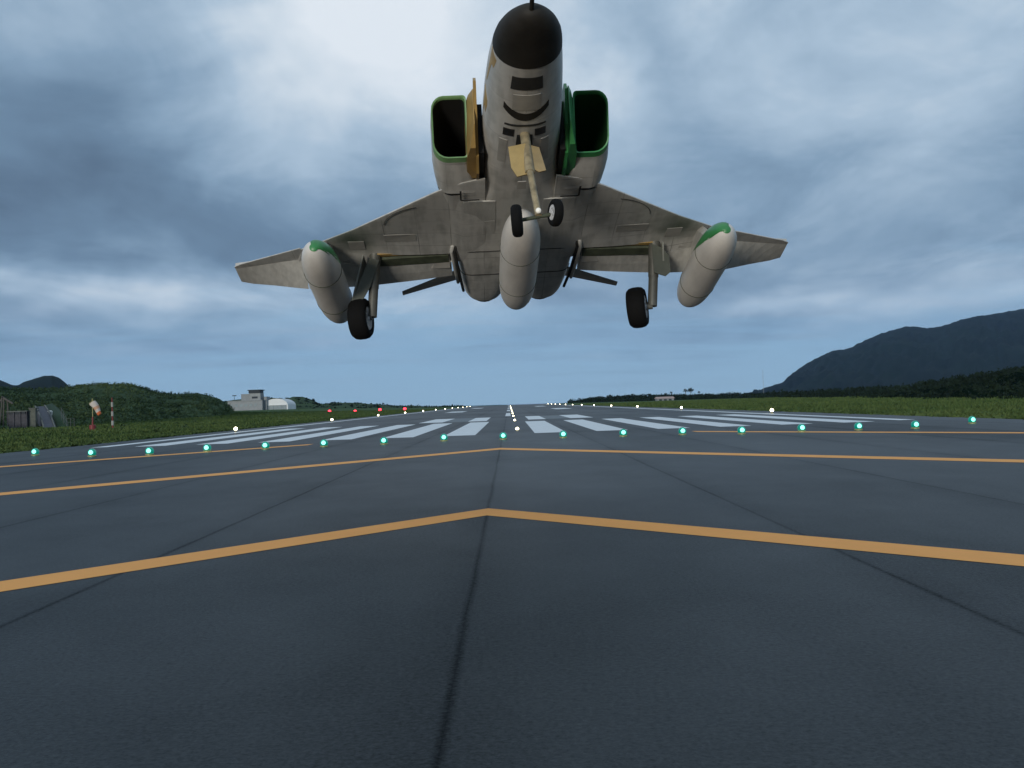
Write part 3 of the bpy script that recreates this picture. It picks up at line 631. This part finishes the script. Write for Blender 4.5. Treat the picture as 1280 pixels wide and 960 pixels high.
M_VOID = mat("intake_black", (.006, .006, .006), .8); M_GAP = mat("panel_gap_black", (.02, .02, .018), .8)
M_GRN = mat("green_camouflage_paint", (.035, .20, .06), .4, nscale=3, namt=.2); M_LGRN = mat("light_green_edge_paint", (.16, .30, .13), .45, nscale=4, namt=.2)
M_TAN = mat("tan_camouflage_paint", (.34, .22, .07), .5, nscale=3, namt=.2); M_DOORT = mat("gear_door_tan", (.40, .29, .12), .6, nscale=5, namt=.15)
M_OLIVE = mat("wheel_bay_olive", (.05, .06, .035), .7, nscale=6, namt=.4); M_STEEL = mat("strut_steel", (.115, .115, .10), .5, .3, nscale=8)
M_GLASS = mat("canopy_glass", (.03, .05, .06), .08, spec=.8); M_HUB = mat("wheel_hub_grey", (.50, .50, .50), .5, nscale=6); M_NOZ = mat("burnt_nozzle_metal", (.07, .065, .06), .45, .8, nscale=5, namt=.4)
p, r, yw = (math.radians(v) for v in (13.69, -2.86, 1.46))
cp, sp, cro, sro, cy, sy = math.cos(p), math.sin(p), math.cos(r), math.sin(r), math.cos(yw), math.sin(yw)
MB = Matrix(((cy, -sy, 0), (sy, cy, 0), (0, 0, 1))) @ Matrix(((1, 0, 0), (0, cp, sp), (0, -sp, cp))) @ Matrix(((cro, 0, sro), (0, 1, 0), (-sro, 0, cro)))
MC = Matrix((cr, cf, cu)).transposed()           # attitude and place found by fitting the airframe to the photograph
tv = Vector((.234, 14.204, 5.194))
jet = empty('fighter_jet'); jet.matrix_world = Matrix.Translation(Vector((0, 0, EYE)) + MC @ tv) @ (MC @ MB).to_4x4()
tag(jet, 'grey twin-engined fighter jet flying low towards the camera with its landing gear down', 'fighter jet')

# fuselage sections: station, half width, top, bottom, squareness
FS = [(.20, .004, -.361, -.369, 2), (.215, .075, -.29, -.42, 2), (.25, .135, -.245, -.455, 2), (.32, .205, -.20, -.492, 2), (.45, .295, -.13, -.53, 2), (.65, .375, -.03, -.556, 2), (.9, .435, .07, -.572, 2.05), (1.1, .463, .15, -.583, 2.05), (1.35, .485, .25, -.595, 2.1),
      (1.9, .535, .40, -.61, 2.2), (2.7, .585, .48, -.645, 2.3), (3.4, .61, .5, -.67, 2.5), (4.3, .63, .5, -.69, 2.8), (5.2, .70, .5, -.69, 3.2), (6.0, 1.0, .5, -.68, 5), (7.0, 1.08, .5, -.68, 6), (8.5, 1.05, .48, -.74, 6), (9.6, .92, .42, -.70, 5), (10.6, .45, .42, -.25, 3), (11.8, .22, .38, .0, 2.2), (12.6, .08, .30, .12, 2)]
def fus(s, a, off=0.0):
    hw, zt, zb, e = lerp_table(FS, s); cz = (zt+zb)/2 ; hz_ = (zt-zb)/2
    c, n_ = math.cos(a), math.sin(a)
    x = hw*math.copysign(abs(c)**(2/e), c); z = cz + hz_*math.copysign(abs(n_)**(2/e), n_)
    l = math.hypot(c, n_); return Vector((x+off*c/l, s, z+off*n_/l))
NA = 40
def frange(a, b, n): return [a+(b-a)*i/n for i in range(n+1)]
angs = [2*math.pi*i/NA for i in range(NA)]
def ss(a, b, n): return frange(a, b, n)
bm = bmesh.new(); loft(bm, [[fus(s, a) for a in angs] for s in ss(1.3, 10.6, 40)+ss(10.7, 12.6, 8)], (False, True)); fuselage = bm_obj('fuselage', bm, M_CAMO, jet, True, 50)
bm = bmesh.new()
st = [.2, .21, .225, .24, .27, .31, .36, .42, .5, .6, .75, .9, 1.05, 1.2, 1.3]
loft(bm, [[fus(s, a, .004) for a in angs] for s in st]); radome = bm_obj('radome', bm, M_BLK, jet, True, 60)
bm = bmesh.new(); tube(bm, (0, .24, -.36), (0, -.62, -.33), .034, .020, 10); bm_obj('pitot_tube', bm, M_BLK, jet, True, 40)
def patch(name, s_of, a0, a1, na, off, m, parent=jet, th=.012):
    """a plate lying on the fuselage: s_of(t) gives fore and aft station along t"""
    V = []; 
    for i in range(na+1):
        t = i/na; a = math.radians(a0+(a1-a0)*t); sA, sB = s_of(t)
        for s in (sA, sB): V.append(fus(s, a, off))
    n0 = len(V)
    for i in range(na+1):
        t = i/na; a = math.radians(a0+(a1-a0)*t); sA, sB = s_of(t)
        for s in (sA, sB): V.append(fus(s, a, off-th))
    F = [(2*i, 2*i+1, 2*i+3, 2*i+2) for i in range(na)]
    F += [(2*i, 2*i+2, n0+2*i+2, n0+2*i) for i in range(na)] + [(2*i+3, 2*i+1, n0+2*i+1, n0+2*i+3) for i in range(na)] + [(1, 0, n0, n0+1), (2*na, 2*na+1, n0+2*na+1, n0+2*na)]
    return mesh_obj(name, V, F, m, parent, False)
patch('sensor_window', lambda t: (1.53, 1.86), 245, 292, 8, .006, M_GAP)
patch('dark_scoop', lambda t: (2.52-.25*abs(2*t-1)**1.6, 2.72-.30*abs(2*t-1)**1.6), 237, 303, 14, .006, M_BLK)
patch('panel_gap', lambda t: (2.84, 2.89), 242, 298, 10, .006, M_GAP)
for a0 in (241, 281): patch('vent', lambda t: (2.99, 3.20), a0, a0+17, 4, .006, M_NOZ)
patch('access_panel', lambda t: (2.0, 2.42), 251, 289, 8, .005, M_DGREY)
for a0 in (236, 290): patch('access_panel', lambda t: (3.35, 4.1), a0, a0+14, 4, .005, M_DGREY)
patch('tan_nose_patch', lambda t: (1.32+.1*t, 2.3-.9*t+.14*math.sin(9*t)), 184, 208, 10, .003, M_TAN, th=.006)
patch('tan_nose_patch', lambda t: (2.5+.2*t, 3.15-.2*t+.1*math.sin(11*t)), 183, 200, 8, .003, M_TAN, th=.006)
patch('gear_bay', lambda t: (3.15, 4.25), 262, 278, 4, .007, M_GAP)
patch('antenna_blade', lambda t: (4.6, 4.9), 268, 272, 2, .10, M_DGREY)

# canopy
bm = bmesh.new(); loft(bm, [[(w_*math.cos(a), s, .30+h_*math.sin(a)) for a in [math.pi*i/14 for i in range(15)]] for s, w_, h_ in ((2.0, .12, .10), (2.3, .34, .42), (2.8, .42, .62), (3.6, .44, .68), (4.4, .42, .58), (5.2, .34, .36), (5.8, .2, .2))]); bm_obj('canopy', bm, M_GLASS, jet, True)

# intakes
def intake(s):
    """cross section polygon of the duct outline at x side s; returns function station -> ring"""
    def ring(st, inset=0.0):
        xi, xo, zb, zt = lerp_table([(3.8, .86, 1.43, -.50, .41), (4.1, .87, 1.45, -.53, .42), (4.5, .84, 1.47, -.585, .40), (5.3, .72, 1.42, -.66, .38), (6.2, .70, 1.36, -.64, .34), (7.5, .60, 1.22, -.60, .30), (9.0, .5, 1.10, -.5, .26)], st)
        xi += inset; xo -= inset; zb += inset; zt -= inset; r_ = .20-inset*.5; pts = []
        for cx_, cz_, a0 in ((xo-r_, zt-r_, 0), (xi+.06, zt-.06, 90), (xi+.06, zb+.06, 180), (xo-r_*1.2, zb+r_*1.2, 270)):
            rr = .06 if a0 in (90, 180) else (r_ if a0 == 0 else r_*1.2)
            for k in range(6):
                a = math.radians(a0+90*k/5); pts.append(Vector((s*(cx_+rr*math.cos(a)), st, cz_+rr*math.sin(a))))
        return pts
    return ring
def slant(ringpts, amt=.36):
    # the lip is cut back: top forward, bottom aft
    return [Vector((q.x, q.y + amt*(.40-q.z)/.9*1.0, q.z)) for q in ringpts]
for s in (-1, 1):
    rg = intake(s)
    lipf = slant(rg(3.84)); lipi = slant(rg(3.85, .022)); l2 = slant(rg(3.98)); l2b = slant(rg(4.06))
    bm = bmesh.new(); loft(bm, [slant(rg(3.93, .03)), lipi, lipf, l2], (False, False)); bm_obj('intake_lip', bm, M_LGRN if s < 0 else M_GRN, jet, True, 50)
    bm = bmesh.new(); loft(bm, [l2, l2b], (False, False)); bm_obj('intake_lip_band', bm, M_CAMO, jet, True, 50)
    bm = bmesh.new(); loft(bm, [[q + Vector((0, 0, 0)) for q in slant(rg(4.06), .36)]] + [[Vector((q.x, st_ + (.36*(.40-q.z)/.9)*(1-(st_-4.06)/1.3 if st_ < 5.36 else 0), q.z)) for q in rg(st_)] for st_ in (4.4, 4.8, 5.25)], (False, False)); bm_obj('intake_cowl', bm, M_CAMO, jet, True, 50)
    bm = bmesh.new(); loft(bm, [rg(st_) for st_ in (5.36, 5.8, 6.4, 7.2, 8.0, 9.0)], (False, True)); bm_obj('engine_side_fairing', bm, M_CAMO, jet, True, 50)
    bm = bmesh.new(); loft(bm, [rg(5.24, .012), rg(5.37, .012)], (False, False)); bm_obj('panel_gap', bm, M_GAP, jet)
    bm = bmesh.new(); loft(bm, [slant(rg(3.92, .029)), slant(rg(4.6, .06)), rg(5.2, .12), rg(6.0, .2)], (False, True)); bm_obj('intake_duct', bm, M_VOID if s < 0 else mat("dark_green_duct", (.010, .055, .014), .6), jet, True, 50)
    # splitter plate standing off the fuselage
    X0, X1 = s*.70, s*.745
    out = [(3.18, .30), (3.35, .44), (4.0, .47), (4.9, .40), (4.95, -.60), (4.5, -.66), (4.05, -.56), (3.6, -.20)] if s < 0 else [(3.5, .28), (3.6, .42), (4.0, .45), (4.9, .40), (4.95, -.60), (4.5, -.62), (4.1, -.54), (3.75, -.20)]
    bm = bmesh.new(); loft(bm, [[(X0, a, b) for a, b in out], [(X1, a, b) for a, b in out]]); bm_obj('splitter_plate', bm, M_TAN if s < 0 else M_GRN, jet)
    # the variable ramp behind the splitter
    bm = bmesh.new(); loft(bm, [[(s*.748, ya, -.30 if ya < 3.7 else -.56), (s*.748, ya, zt_), (s*xb, ya, zt_), (s*xb, ya, -.30 if ya < 3.7 else -.56)] for ya, xb, zt_ in ((3.45, .76, .30), (3.75, .83, .36), (4.1, .885, .38), (4.9, .90, .38))]); bm_obj('intake_ramp', bm, M_TAN if s < 0 else M_GRN, jet)
    bm = bmesh.new(); box(bm, (s*.655, 4.6, -.1), (.085, 1.2, .85)); bm_obj('diverter', bm, M_VOID, jet)
    # wheel well edge line forward of the wing box, a stepped joint under the duct
    for a, b, c_ in (((s*1.02, 5.30, -.694), (.03, .38, .012), 0), ((s*.86, 5.50, -.694), (.32, .03, .012), 0)):
        bm = bmesh.new(); box(bm, a, b); bm_obj('panel_gap', bm, M_GAP, jet)

# wing: lower skin heights and planform
LE = [(0.5, 4.75, -.62), (1.0, 4.95, -.62), (1.38, 5.27, -.595), (3.06, 6.95, -.58), (4.15, 7.93, -.54), (4.16, 7.86, -.54), (5.5, 8.78, -.475), (5.64, 8.93, -.465)]
TEd = [(0.5, 9.0, -.70), (1.2, 9.05, -.80), (2.0, 9.05, -.88), (3.0, 9.05, -.955), (4.2, 9.1, -.945), (4.9, 9.38, -.74), (5.45, 9.62, -.59), (5.64, 9.62, -.54)]
def wing_pt(x, k, lower=True):
    l = lerp_table(LE, x); t = lerp_table(TEd, x); s = l[0]+(t[0]-l[0])*k; z = l[1]+(t[1]-l[1])*(max(0, (k-.45)/.55)**1.3 if x > 1 else k)
    th = .055*(t[0]-l[0]); f = math.sqrt(max(0, k))*(1-k)*2.6*.5
    z += 0 if not lower else -.10*th*f*2
    if not lower: z += th*f*1.1+.012
    return s, z
def wing(s):
    bm = bmesh.new(); xs = sorted(set([.6, 1.0, 1.2, 1.25, 1.26, 2.80, 2.81, 3.0, 4.15, 4.16]+frange(1.3, 5.64, 26)))
    ks = [0, .004, .015, .04, .08, .14, .22, .32, .42, .52, .60]
    S_END = 8.42
    rows = []
    for x in xs:
        l = lerp_table(LE, x)[0]; t = lerp_table(TEd, x)[0]
        if x <= 4.2: kend = (S_END-l)/(t-l)
        else: kend = min(1.0, ((S_END+(x-4.2)*.42)-l)/(t-l)) ; kend = max(kend, .55)
        if kend < .2: kend = .2
        low = []; upp = []
        kk = [k/.60*kend for k in ks]
        if x <= 4.2:
            kb = (8.06-l)/(t-l); kk = [min(k, kb) for k in kk]; kk = [k/.60*kb for k in ks] + [kb+.0008, kend-.0008, kend]
        else: kk += [kend+.0001, kend+.0002, kend+.0003]
        for j, k in enumerate(kk):
            S_, z = wing_pt(x, k); 
            if 1.26 <= x <= 2.80 and len(ks) <= j <= len(ks)+1 : z += .17
            low.append(Vector((s*x, S_, z))); S2, z2 = wing_pt(x, k, False); z2 = max(z2, z+.012); upp.append(Vector((s*x, S2, z2)))
        rows.append(upp[::-1]+low)
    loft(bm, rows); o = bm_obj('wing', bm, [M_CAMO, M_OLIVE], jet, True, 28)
    o.data.materials.append(M_GREY)
    for f in o.data.polygons:
        c = f.center
        if 1.25 < abs(c.x) < 2.81 and 8.055 < c.y < 8.418 and c.z < -.3: f.material_index = 1
    return o
for s in (-1, 1):
    wing(s)
    def trailing(name, x0, x1, gap, m, n=8):
        rows = []
        for i in range(n+1):
            x = x0+(x1-x0)*i/n; l = lerp_table(LE, x)[0]; t, tz = lerp_table(TEd, x)
            sA = 8.42 if x <= 4.2 else 8.42+(x-4.2)*.42
            kA = (sA-l)/(t-l); _, zA = wing_pt(x, kA); _, zT = wing_pt(x, 1.0)
            rows.append([(s*x, sA+gap, zA), (s*x, sA+gap, zA+.12), (s*x, (sA+t)/2, (zA+tz)/2+.09), (s*x, t, tz+.014), (s*x, t, tz), (s*x, (sA+t)/2, (zA+tz)/2-.005)])
        bm = bmesh.new(); loft(bm, rows); return bm_obj(name, bm, m, jet)
    trailing('flap', 1.27, 2.98, .012, M_GREY); trailing('aileron', 3.0, 4.16, .02, M_GREY, 5); trailing('outer_trailing_edge', 4.18, 5.64, .0, M_GREY, 6)
    bm = bmesh.new(); rows = []
    for x_ in frange(1.30, 2.78, 6):
        l = lerp_table(LE, x_)[0]; t = lerp_table(TEd, x_)[0]; zA = wing_pt(x_, (8.42-l)/(t-l))[1]
        rows.append([(s*x_, 8.405, zA-.004), (s*x_, 8.428, zA-.004), (s*x_, 8.428, zA+.16), (s*x_, 8.405, zA+.16)])
    loft(bm, rows); bm_obj('bay_rear_wall', bm, M_OLIVE, jet)
    bm = bmesh.new(); loft(bm, [[(s*x_, 8.16, z_), (s*x_, 8.40, z_-.05), (s*x_, 8.40, z_+.02), (s*x_, 8.16, z_+.05)] for x_, z_ in ((1.32, -.70), (2.76, -.735))]); bm_obj('bay_lining', bm, M_OLIVE, jet)
    # tan actuator fairing and hinge inside the flap gap
    bm = bmesh.new(); loft(bm, [[(s*x, 8.02, z_-.012), (s*x, 8.12, z_-.018), (s*x, 8.12, z_+.03), (s*x, 8.02, z_+.03)] for x, z_ in ((1.55, -.655), (2.2, -.66), (2.72, -.665))]); bm_obj('bay_edge', bm, M_TAN, jet)
    bm = bmesh.new(); loft(bm, [[(s*1.30, 8.1, -.66), (s*1.36, 8.1, -.60), (s*1.62, 8.1, -.60), (s*1.50, 8.1, -.66)], [(s*1.30, 8.62, -.80), (s*1.34, 8.6, -.74), (s*1.72, 8.6, -.74), (s*1.66, 8.62, -.80)]]); bm_obj('bay_bracket', bm, M_DGREY, jet)
    # leading edge dark root curve (access line) as a fine raised bead
    bm = bmesh.new(); pr = [Vector((s*(1.55+.9*math.sin(t)), 6.75-.95*math.cos(t)*.9, -.607)) for t in frange(.3, 1.5, 10)]
    for a, b in zip(pr, pr[1:]): tube(bm, a, b, .006, n=4)
    bm_obj('access_line', bm, M_GAP, jet)
    for xa, xb, ya, yb in ((1.9, 2.5, 7.2, 7.5), (3.25, 3.9, 8.3, 8.38), (2.9, 3.2, 7.5, 7.9)):
        bm = bmesh.new()
        V = [(s*x_, y_, None) for x_, y_ in ((xa, ya), (xb, ya), (xb, yb), (xa, yb))]
        pts = []
        for x_, y_, _ in V:
            l = lerp_table(LE, abs(x_))[0]; t = lerp_table(TEd, abs(x_))[0]; pts.append((x_, y_, wing_pt(abs(x_), (y_-l)/(t-l))[1]))
        loft(bm, [[(a, b, c-.006) for a, b, c in pts], [(a, b, c+.02) for a, b, c in pts]]); bm_obj('access_panel', bm, M_DGREY, jet)
    # engine nacelle lobes
    ne = lambda t_: 7 if t_ < 8.2 else max(2.5, 7-(t_-8.2)*1.9)
    T = [(6.6, .52, -.60, .1), (7.6, .54, -.70, .2), (8.6, .53, -.79, .2), (9.6, .50, -.85, .15), (10.4, .45, -.88, .02), (10.62, .41, -.87, -.02)]
    bm = bmesh.new(); rows = []
    for st_ in ss(6.6, 10.62, 22):
        hw, zb, zt = lerp_table(T, st_); rows.append([Vector((s*.61+hw*math.copysign(abs(math.cos(a))**(2/ne(st_)), math.cos(a)), st_, (zt+zb)/2+(zt-zb)/2*math.copysign(abs(math.sin(a))**(2/ne(st_)), math.sin(a)))) for a in angs])
    loft(bm, rows); bm_obj('engine_nacelle', bm, M_CAMO, jet, True, 50)
    bm = bmesh.new(); lathe(bm, [(0, .40), (.18, .385), (.34, .35), (.34, .31), (.05, .30)], Matrix.Translation((s*.61, 10.62, -.44)) @ Matrix.Rotation(-math.pi/2, 4, 'X'), 24); bm_obj('exhaust_nozzle', bm, M_NOZ, jet, True, 40)
    for st_ in (9.05, 7.95): 
        hw, zb, zt = lerp_table(T, st_); bm = bmesh.new()
        for q0, q1 in zip(frange(200, 340, 14), frange(200, 340, 14)[1:]):
            pp = []
            for q_ in (q0, q1):
                a = math.radians(q_); pp.append(Vector((s*.61+(hw+.003)*math.copysign(abs(math.cos(a))**(2/ne(st_)), math.cos(a)), st_, (zt+zb)/2+((zt-zb)/2+.003)*math.copysign(abs(math.sin(a))**(2/ne(st_)), math.sin(a)))))
            tube(bm, pp[0], pp[1], .010, n=4)
        bm_obj('panel_gap', bm, M_GAP, jet)
    # dark gap and pale fairing between nacelle and wing trailing edge
    bm = bmesh.new(); pr = [Vector((s*x_, y_, z_)) for x_, y_, z_ in ((1.16, 7.7, -.665), (1.19, 7.9, -.72), (1.16, 8.3, -.79), (1.13, 8.8, -.84), (1.10, 9.3, -.86), (1.06, 9.9, -.86))]
    oct_ = [(math.cos(q_), math.sin(q_)) for q_ in [math.pi*i/5 for i in range(10)]]
    loft(bm, [[a+Vector((c*.030, 0, d*.030)) for c, d in oct_] for a in pr]); bm_obj('panel_gap', bm, M_GAP, jet, True)
    bm = bmesh.new(); loft(bm, [[a+Vector((s*.062+c*.036, 0, d*.05)) for c, d in oct_] for a in pr[:-1]]); bm_obj('side_fairing', bm, M_GREY, jet, True)
    # stabilator with anhedral
    bm = bmesh.new(); loft(bm, [[(s*x_, a_2, z_), (s*x_, (a_2*2+b_2)/3, z_+.05*t_), (s*x_, b_2, z_), (s*x_, (a_2*2+b_2)/3, z_-.05*t_)] for x_, a_2, b_2, z_, t_ in ((.25, 10.6, 11.7, .24, 1), (1.3, 11.15, 11.8, .02, .7), (2.45, 11.6, 11.9, -.24, .35))]); bm_obj('stabilator', bm, M_DGREY, jet)

# keel between the engines
for i, (sa, sb) in enumerate(((5.62, 6.5), (6.52, 7.35))):
    for s in (-1, 1):
        bm = bmesh.new(); loft(bm, [[(s*.42, sa, -.684), (s*.98, sa, -.684), (s*.98, sa, -.66), (s*.42, sa, -.66)], [(s*.42, sb, -.684), (s*.98, sb, -.684), (s*.98, sb, -.66), (s*.42, sb, -.66)]]); bm_obj('access_panel', bm, M_GREY, jet)
# fin
bm = bmesh.new(); loft(bm, [[(-w_, a_2, z_), (0, a_2-.1, z_), (w_, a_2, z_), (0, b_2, z_)] for a_2, b_2, z_, w_ in ((8.6, 12.2, .38, .07), (10.3, 12.3, 1.3, .045), (11.2, 12.4, 1.85, .02))]); bm_obj('tail_fin', bm, M_CAMO, jet)

# external tanks
EX = 4.2
def ell(t, e=2.6): return max(0.0, 1-abs(2*t-1)**e)**.5
def tank(name, x, z, s0, s1, R, m, drop=0.0):
    MT_ = Matrix.Translation((x, s0, z)) @ Matrix.Rotation(-math.pi/2, 4, 'X')
    bm = bmesh.new(); prof = [( (1-math.cos(math.pi*i/26))/2*(s1-s0), R*ell((1-math.cos(math.pi*i/26))/2, EX)) for i in range(27)]
    # slight droop towards the tail
    rows = []
    for t, rr in prof:
        rows.append([Vector((x+max(rr, .002)*math.cos(a), s0+t, z+drop*t/(s1-s0)+max(rr, .002)*math.sin(a))) for a in [2*math.pi*i/28 for i in range(28)]])
    loft(bm, rows); return bm_obj(name, bm, m, jet, True), prof
def tank_mat():
    m = mat("tank_grey_paint", (.62, .59, .54), .42, nscale=2.5, namt=.10, stretch=(2, .6, 2), detail=8); return m
M_TANK = tank_mat()
for s in (-1, 1):
    tk, prof = tank('drop_tank', s*3.60, -1.33, 5.76, 9.74, .345, M_TANK, -.03)
    # green nose cap, cut obliquely
    bm = bmesh.new(); rows = []
    for i in range(9):
        row = []
        for j in range(28):
            a = 2*math.pi*j/28; g_ = max(0, .75*math.sin(a)-.66*s*math.cos(a)); lim = .02+2.6*max(0, g_-.28)**1.4+.05*math.sin(5*a)*g_
            t = max(.02, lim)*(i/8)**2
            tt = t/(9.74-5.76); rr = .345*ell(tt, EX)+.006 if t > 0 else .004
            row.append(Vector((s*3.60+rr*math.cos(a), 5.752+t, -1.33-.03*tt+rr*math.sin(a))))
        rows.append(row)
    loft(bm, rows, (True, False)); bm_obj('nose_cap', bm, M_GRN, tk, True)
    for st_ in (6.9, 8.5):
        tt = (st_-5.76)/3.98; rr = .345*ell(tt, EX)+.004; bm = bmesh.new()
        ring_ = [Vector((s*3.6+rr*math.cos(a), st_, -1.33-.03*tt+rr*math.sin(a))) for a in [2*math.pi*j/28 for j in range(28)]]
        for a, b in zip(ring_, ring_[1:]+ring_[:1]): tube(bm, a, b, .006, n=4)
        bm_obj('seam', bm, M_OLIVE, tk)
    bm = bmesh.new(); loft(bm, [[(s*3.60+q*w_, y_, z_) for q, y_ in ((0, ya), (1, ya+.2), (1, yb-.3), (0, yb), (-1, yb-.3), (-1, ya+.2))] for z_, ya, yb, w_ in ((-1.08, 6.7, 8.6, .06), (-.55, 7.55, 8.9, .08))]); bm_obj('pylon', bm, M_GREY, jet)
ct, _ = tank('centre_tank', 0, -1.22, 5.0, 9.4, .36, M_TANK, -.13)
for st_ in (6.4, 8.0):
    tt = (st_-5.0)/4.4; rr = .36*ell(tt, EX)+.004; bm = bmesh.new()
    ring_ = [Vector((rr*math.cos(a), st_, -1.22-.13*tt+rr*math.sin(a))) for a in [2*math.pi*j/28 for j in range(28)]]
    for a, b in zip(ring_, ring_[1:]+ring_[:1]): tube(bm, a, b, .004, n=4)
    bm_obj('seam', bm, M_OLIVE, ct)
bm = bmesh.new(); box(bm, (0, 7.2, -.8), (.14, 2.2, .35)); bm_obj('centre_pylon', bm, M_GREY, jet)

# wheels and legs
def wheel(name, c, R, wd, toe, parent, hubm=M_HUB):
    A = Matrix.Translation(c) @ Matrix.Rotation(math.radians(toe), 4, 'Z') @ Matrix.Rotation(math.pi/2, 4, 'Y')
    bm = bmesh.new(); h = wd/2; lathe(bm, [(-h*.8, R*.58), (-h, R*.66), (-h, R*.84), (-h*.7, R*.96), (-h*.3, R), (h*.3, R), (h*.7, R*.96), (h, R*.84), (h, R*.66), (h*.8, R*.58)], A, 28)
    o = bm_obj(name, bm, M_TYRE, parent, True, 50)
    for sg in (-1, 1):
        bm = bmesh.new(); lathe(bm, [(sg*h*.80, R*.57), (sg*h*.93, R*.55), (sg*h*.88, R*.40), (sg*h*.6, R*.34), (sg*h*.62, R*.16), (sg*h*1.05, R*.12)], A, 20); bm_obj('hub', bm, hubm, o, True, 40)
        bm = bmesh.new()
        for k in range(7):
            an = 2*math.pi*k/7; tube(bm, A @ Vector((R*.14*math.cos(an), R*.14*math.sin(an), sg*h*.8)), A @ Vector((R*.5*math.cos(an), R*.5*math.sin(an), sg*h*.92)), R*.045, n=6)
        bm_obj('spokes', bm, hubm, o)
    return o
for s, hub, sb in ((-1, (-3.06, 8.22, -1.90), (-2.84, 8.2, -1.88)), (1, (2.31, 8.22, -1.93), (2.60, 8.2, -1.92))):
    top = (s*2.74, 8.12, -.62)
    lg = bmesh.new(); tube(lg, top, Vector(top).lerp(Vector(sb), .55), .115, .10); tube(lg, Vector(top).lerp(Vector(sb), .5), sb, .092); leg = bm_obj('main_gear_leg', lg, M_STEEL, jet, True, 40)
    bm = bmesh.new(); tube(bm, sb, hub, .06); bm_obj('axle', bm, M_STEEL, leg)
    bm = bmesh.new(); m_ = Vector(top).lerp(Vector(sb), .55); tube(bm, m_+Vector((0, .10, 0)), m_+Vector((0, .22, -.25)), .025); tube(bm, m_+Vector((0, .22, -.25)), Vector(sb)+Vector((0, .06, .05)), .025); bm_obj('torque_link', bm, M_STEEL, leg)
    x0 = -2.98 if s < 0 else 2.86
    # gear door, hung outboard of the leg
    q = [(x0, 7.95, -.70), (x0-.02*s, 8.42, -.74), (x0 - (.10 if s < 0 else .0), 8.40, -1.45 if s < 0 else -1.15), (x0 - (.24 if s < 0 else .02), 8.02, -1.62 if s < 0 else -1.22)]
    bm = bmesh.new(); loft(bm, [q, [(a+.03, b, c) for a, b, c in q]]); bm_obj('main_gear_door', bm, mat('gear_door_dark_grey', (.17, .175, .15), .55, nscale=5), jet)
    q = [(-2.66, 8.0, -.80), (-2.84, 8.0, -.74), (-3.12, 8.0, -1.40), (-3.26, 8.0, -1.72), (-3.12, 8.0, -1.80), (-2.84, 8.0, -1.32)] if s < 0 else [(2.66, 8.0, -.70), (2.86, 8.0, -.80), (2.98, 8.0, -.98), (2.98, 8.0, -1.30), (2.88, 8.0, -1.38), (2.66, 8.0, -1.30)]
    bm = bmesh.new(); loft(bm, [q, [(a, b+.03, c) for a, b, c in q]]); bm_obj('leg_fairing', bm, mat('leg_door_dark', (.065, .072, .055), .55, nscale=5), leg)
    wheel('main_wheel', hub, .40, .35, -10 if s < 0 else -16, jet)
ngb = bmesh.new(); tube(ngb, (0, 3.15, -.62), (.02, 2.80, -1.45), .075); tube(ngb, (.02, 2.80, -1.40), (.08, 2.44, -2.28), .05); ng = bm_obj('nose_gear_leg', ngb, mat('worn_tan_leg', (.27, .22, .13), .6, nscale=9, namt=.4), jet, True, 40)
bm = bmesh.new(); tube(bm, (-.16, 2.47, -2.32), (.28, 2.47, -2.25), .028); bm_obj('axle', bm, M_OLIVE, ng)
bm = bmesh.new(); tube(bm, (.06, 2.62, -1.85), (.10, 2.86, -1.98), .02); tube(bm, (.10, 2.86, -1.98), (.08, 2.5, -2.22), .02); tube(bm, (0, 3.7, -.68), (.02, 2.82, -1.40), .03); bm_obj('drag_brace', bm, M_STEEL, ng)
bm = bmesh.new(); sphere(bm, (.075, 2.34, -2.24), .042, 1); bm_obj('taxi_light', bm, mat("taxi_light_glass", (.9, .88, .8), .1, emit=(1, .95, .85), estr=.12), ng, True)
wheel('nose_wheel', (-.235, 2.42, -2.35), .235, .15, -6, jet, M_GAP)
wheel('nose_wheel', (.325, 2.42, -2.25), .20, .13, 16, jet)
# nose gear doors: two plates standing in front of the leg
q = [(-.27, 2.98, -.93), (-.01, 2.95, -.90), (.0, 2.80, -1.46), (-.17, 2.80, -1.50), (-.25, 2.84, -1.33)]
bm = bmesh.new(); loft(bm, [q, [(a, b+.035, c) for a, b, c in q]]); bm_obj('nose_gear_door', bm, M_DOORT, jet)
q = [(.015, 2.98, -.90), (.20, 3.04, -.93), (.27, 2.88, -1.38), (.16, 2.84, -1.42), (.03, 2.80, -1.36)]
bm = bmesh.new(); loft(bm, [q, [(a, b+.035, c) for a, b, c in q]]); bm_obj('nose_gear_door', bm, mat("gear_door_brown", (.36, .26, .12), .5, nscale=5), jet)

# ------------------------------------------------------------------ haze
hzb = bmesh.new(); box(hzb, (0, 7000, 480), (36000, 19000, 1012)); haze = bm_obj('haze', hzb, None)
hm = bpy.data.materials.new("haze_air"); hm.use_nodes = True; hn = hm.node_tree; hn.nodes.clear()
pv = hn.nodes.new('ShaderNodeVolumePrincipled'); pv.inputs['Color'].default_value = (.34, .58, 1, 1); pv.inputs['Density'].default_value = .000025
ho = hn.nodes.new('ShaderNodeOutputMaterial'); hn.links.new(pv.outputs[0], ho.inputs['Volume'])
haze.data.materials.clear(); haze.data.materials.append(hm); tag(haze, kind='stuff')
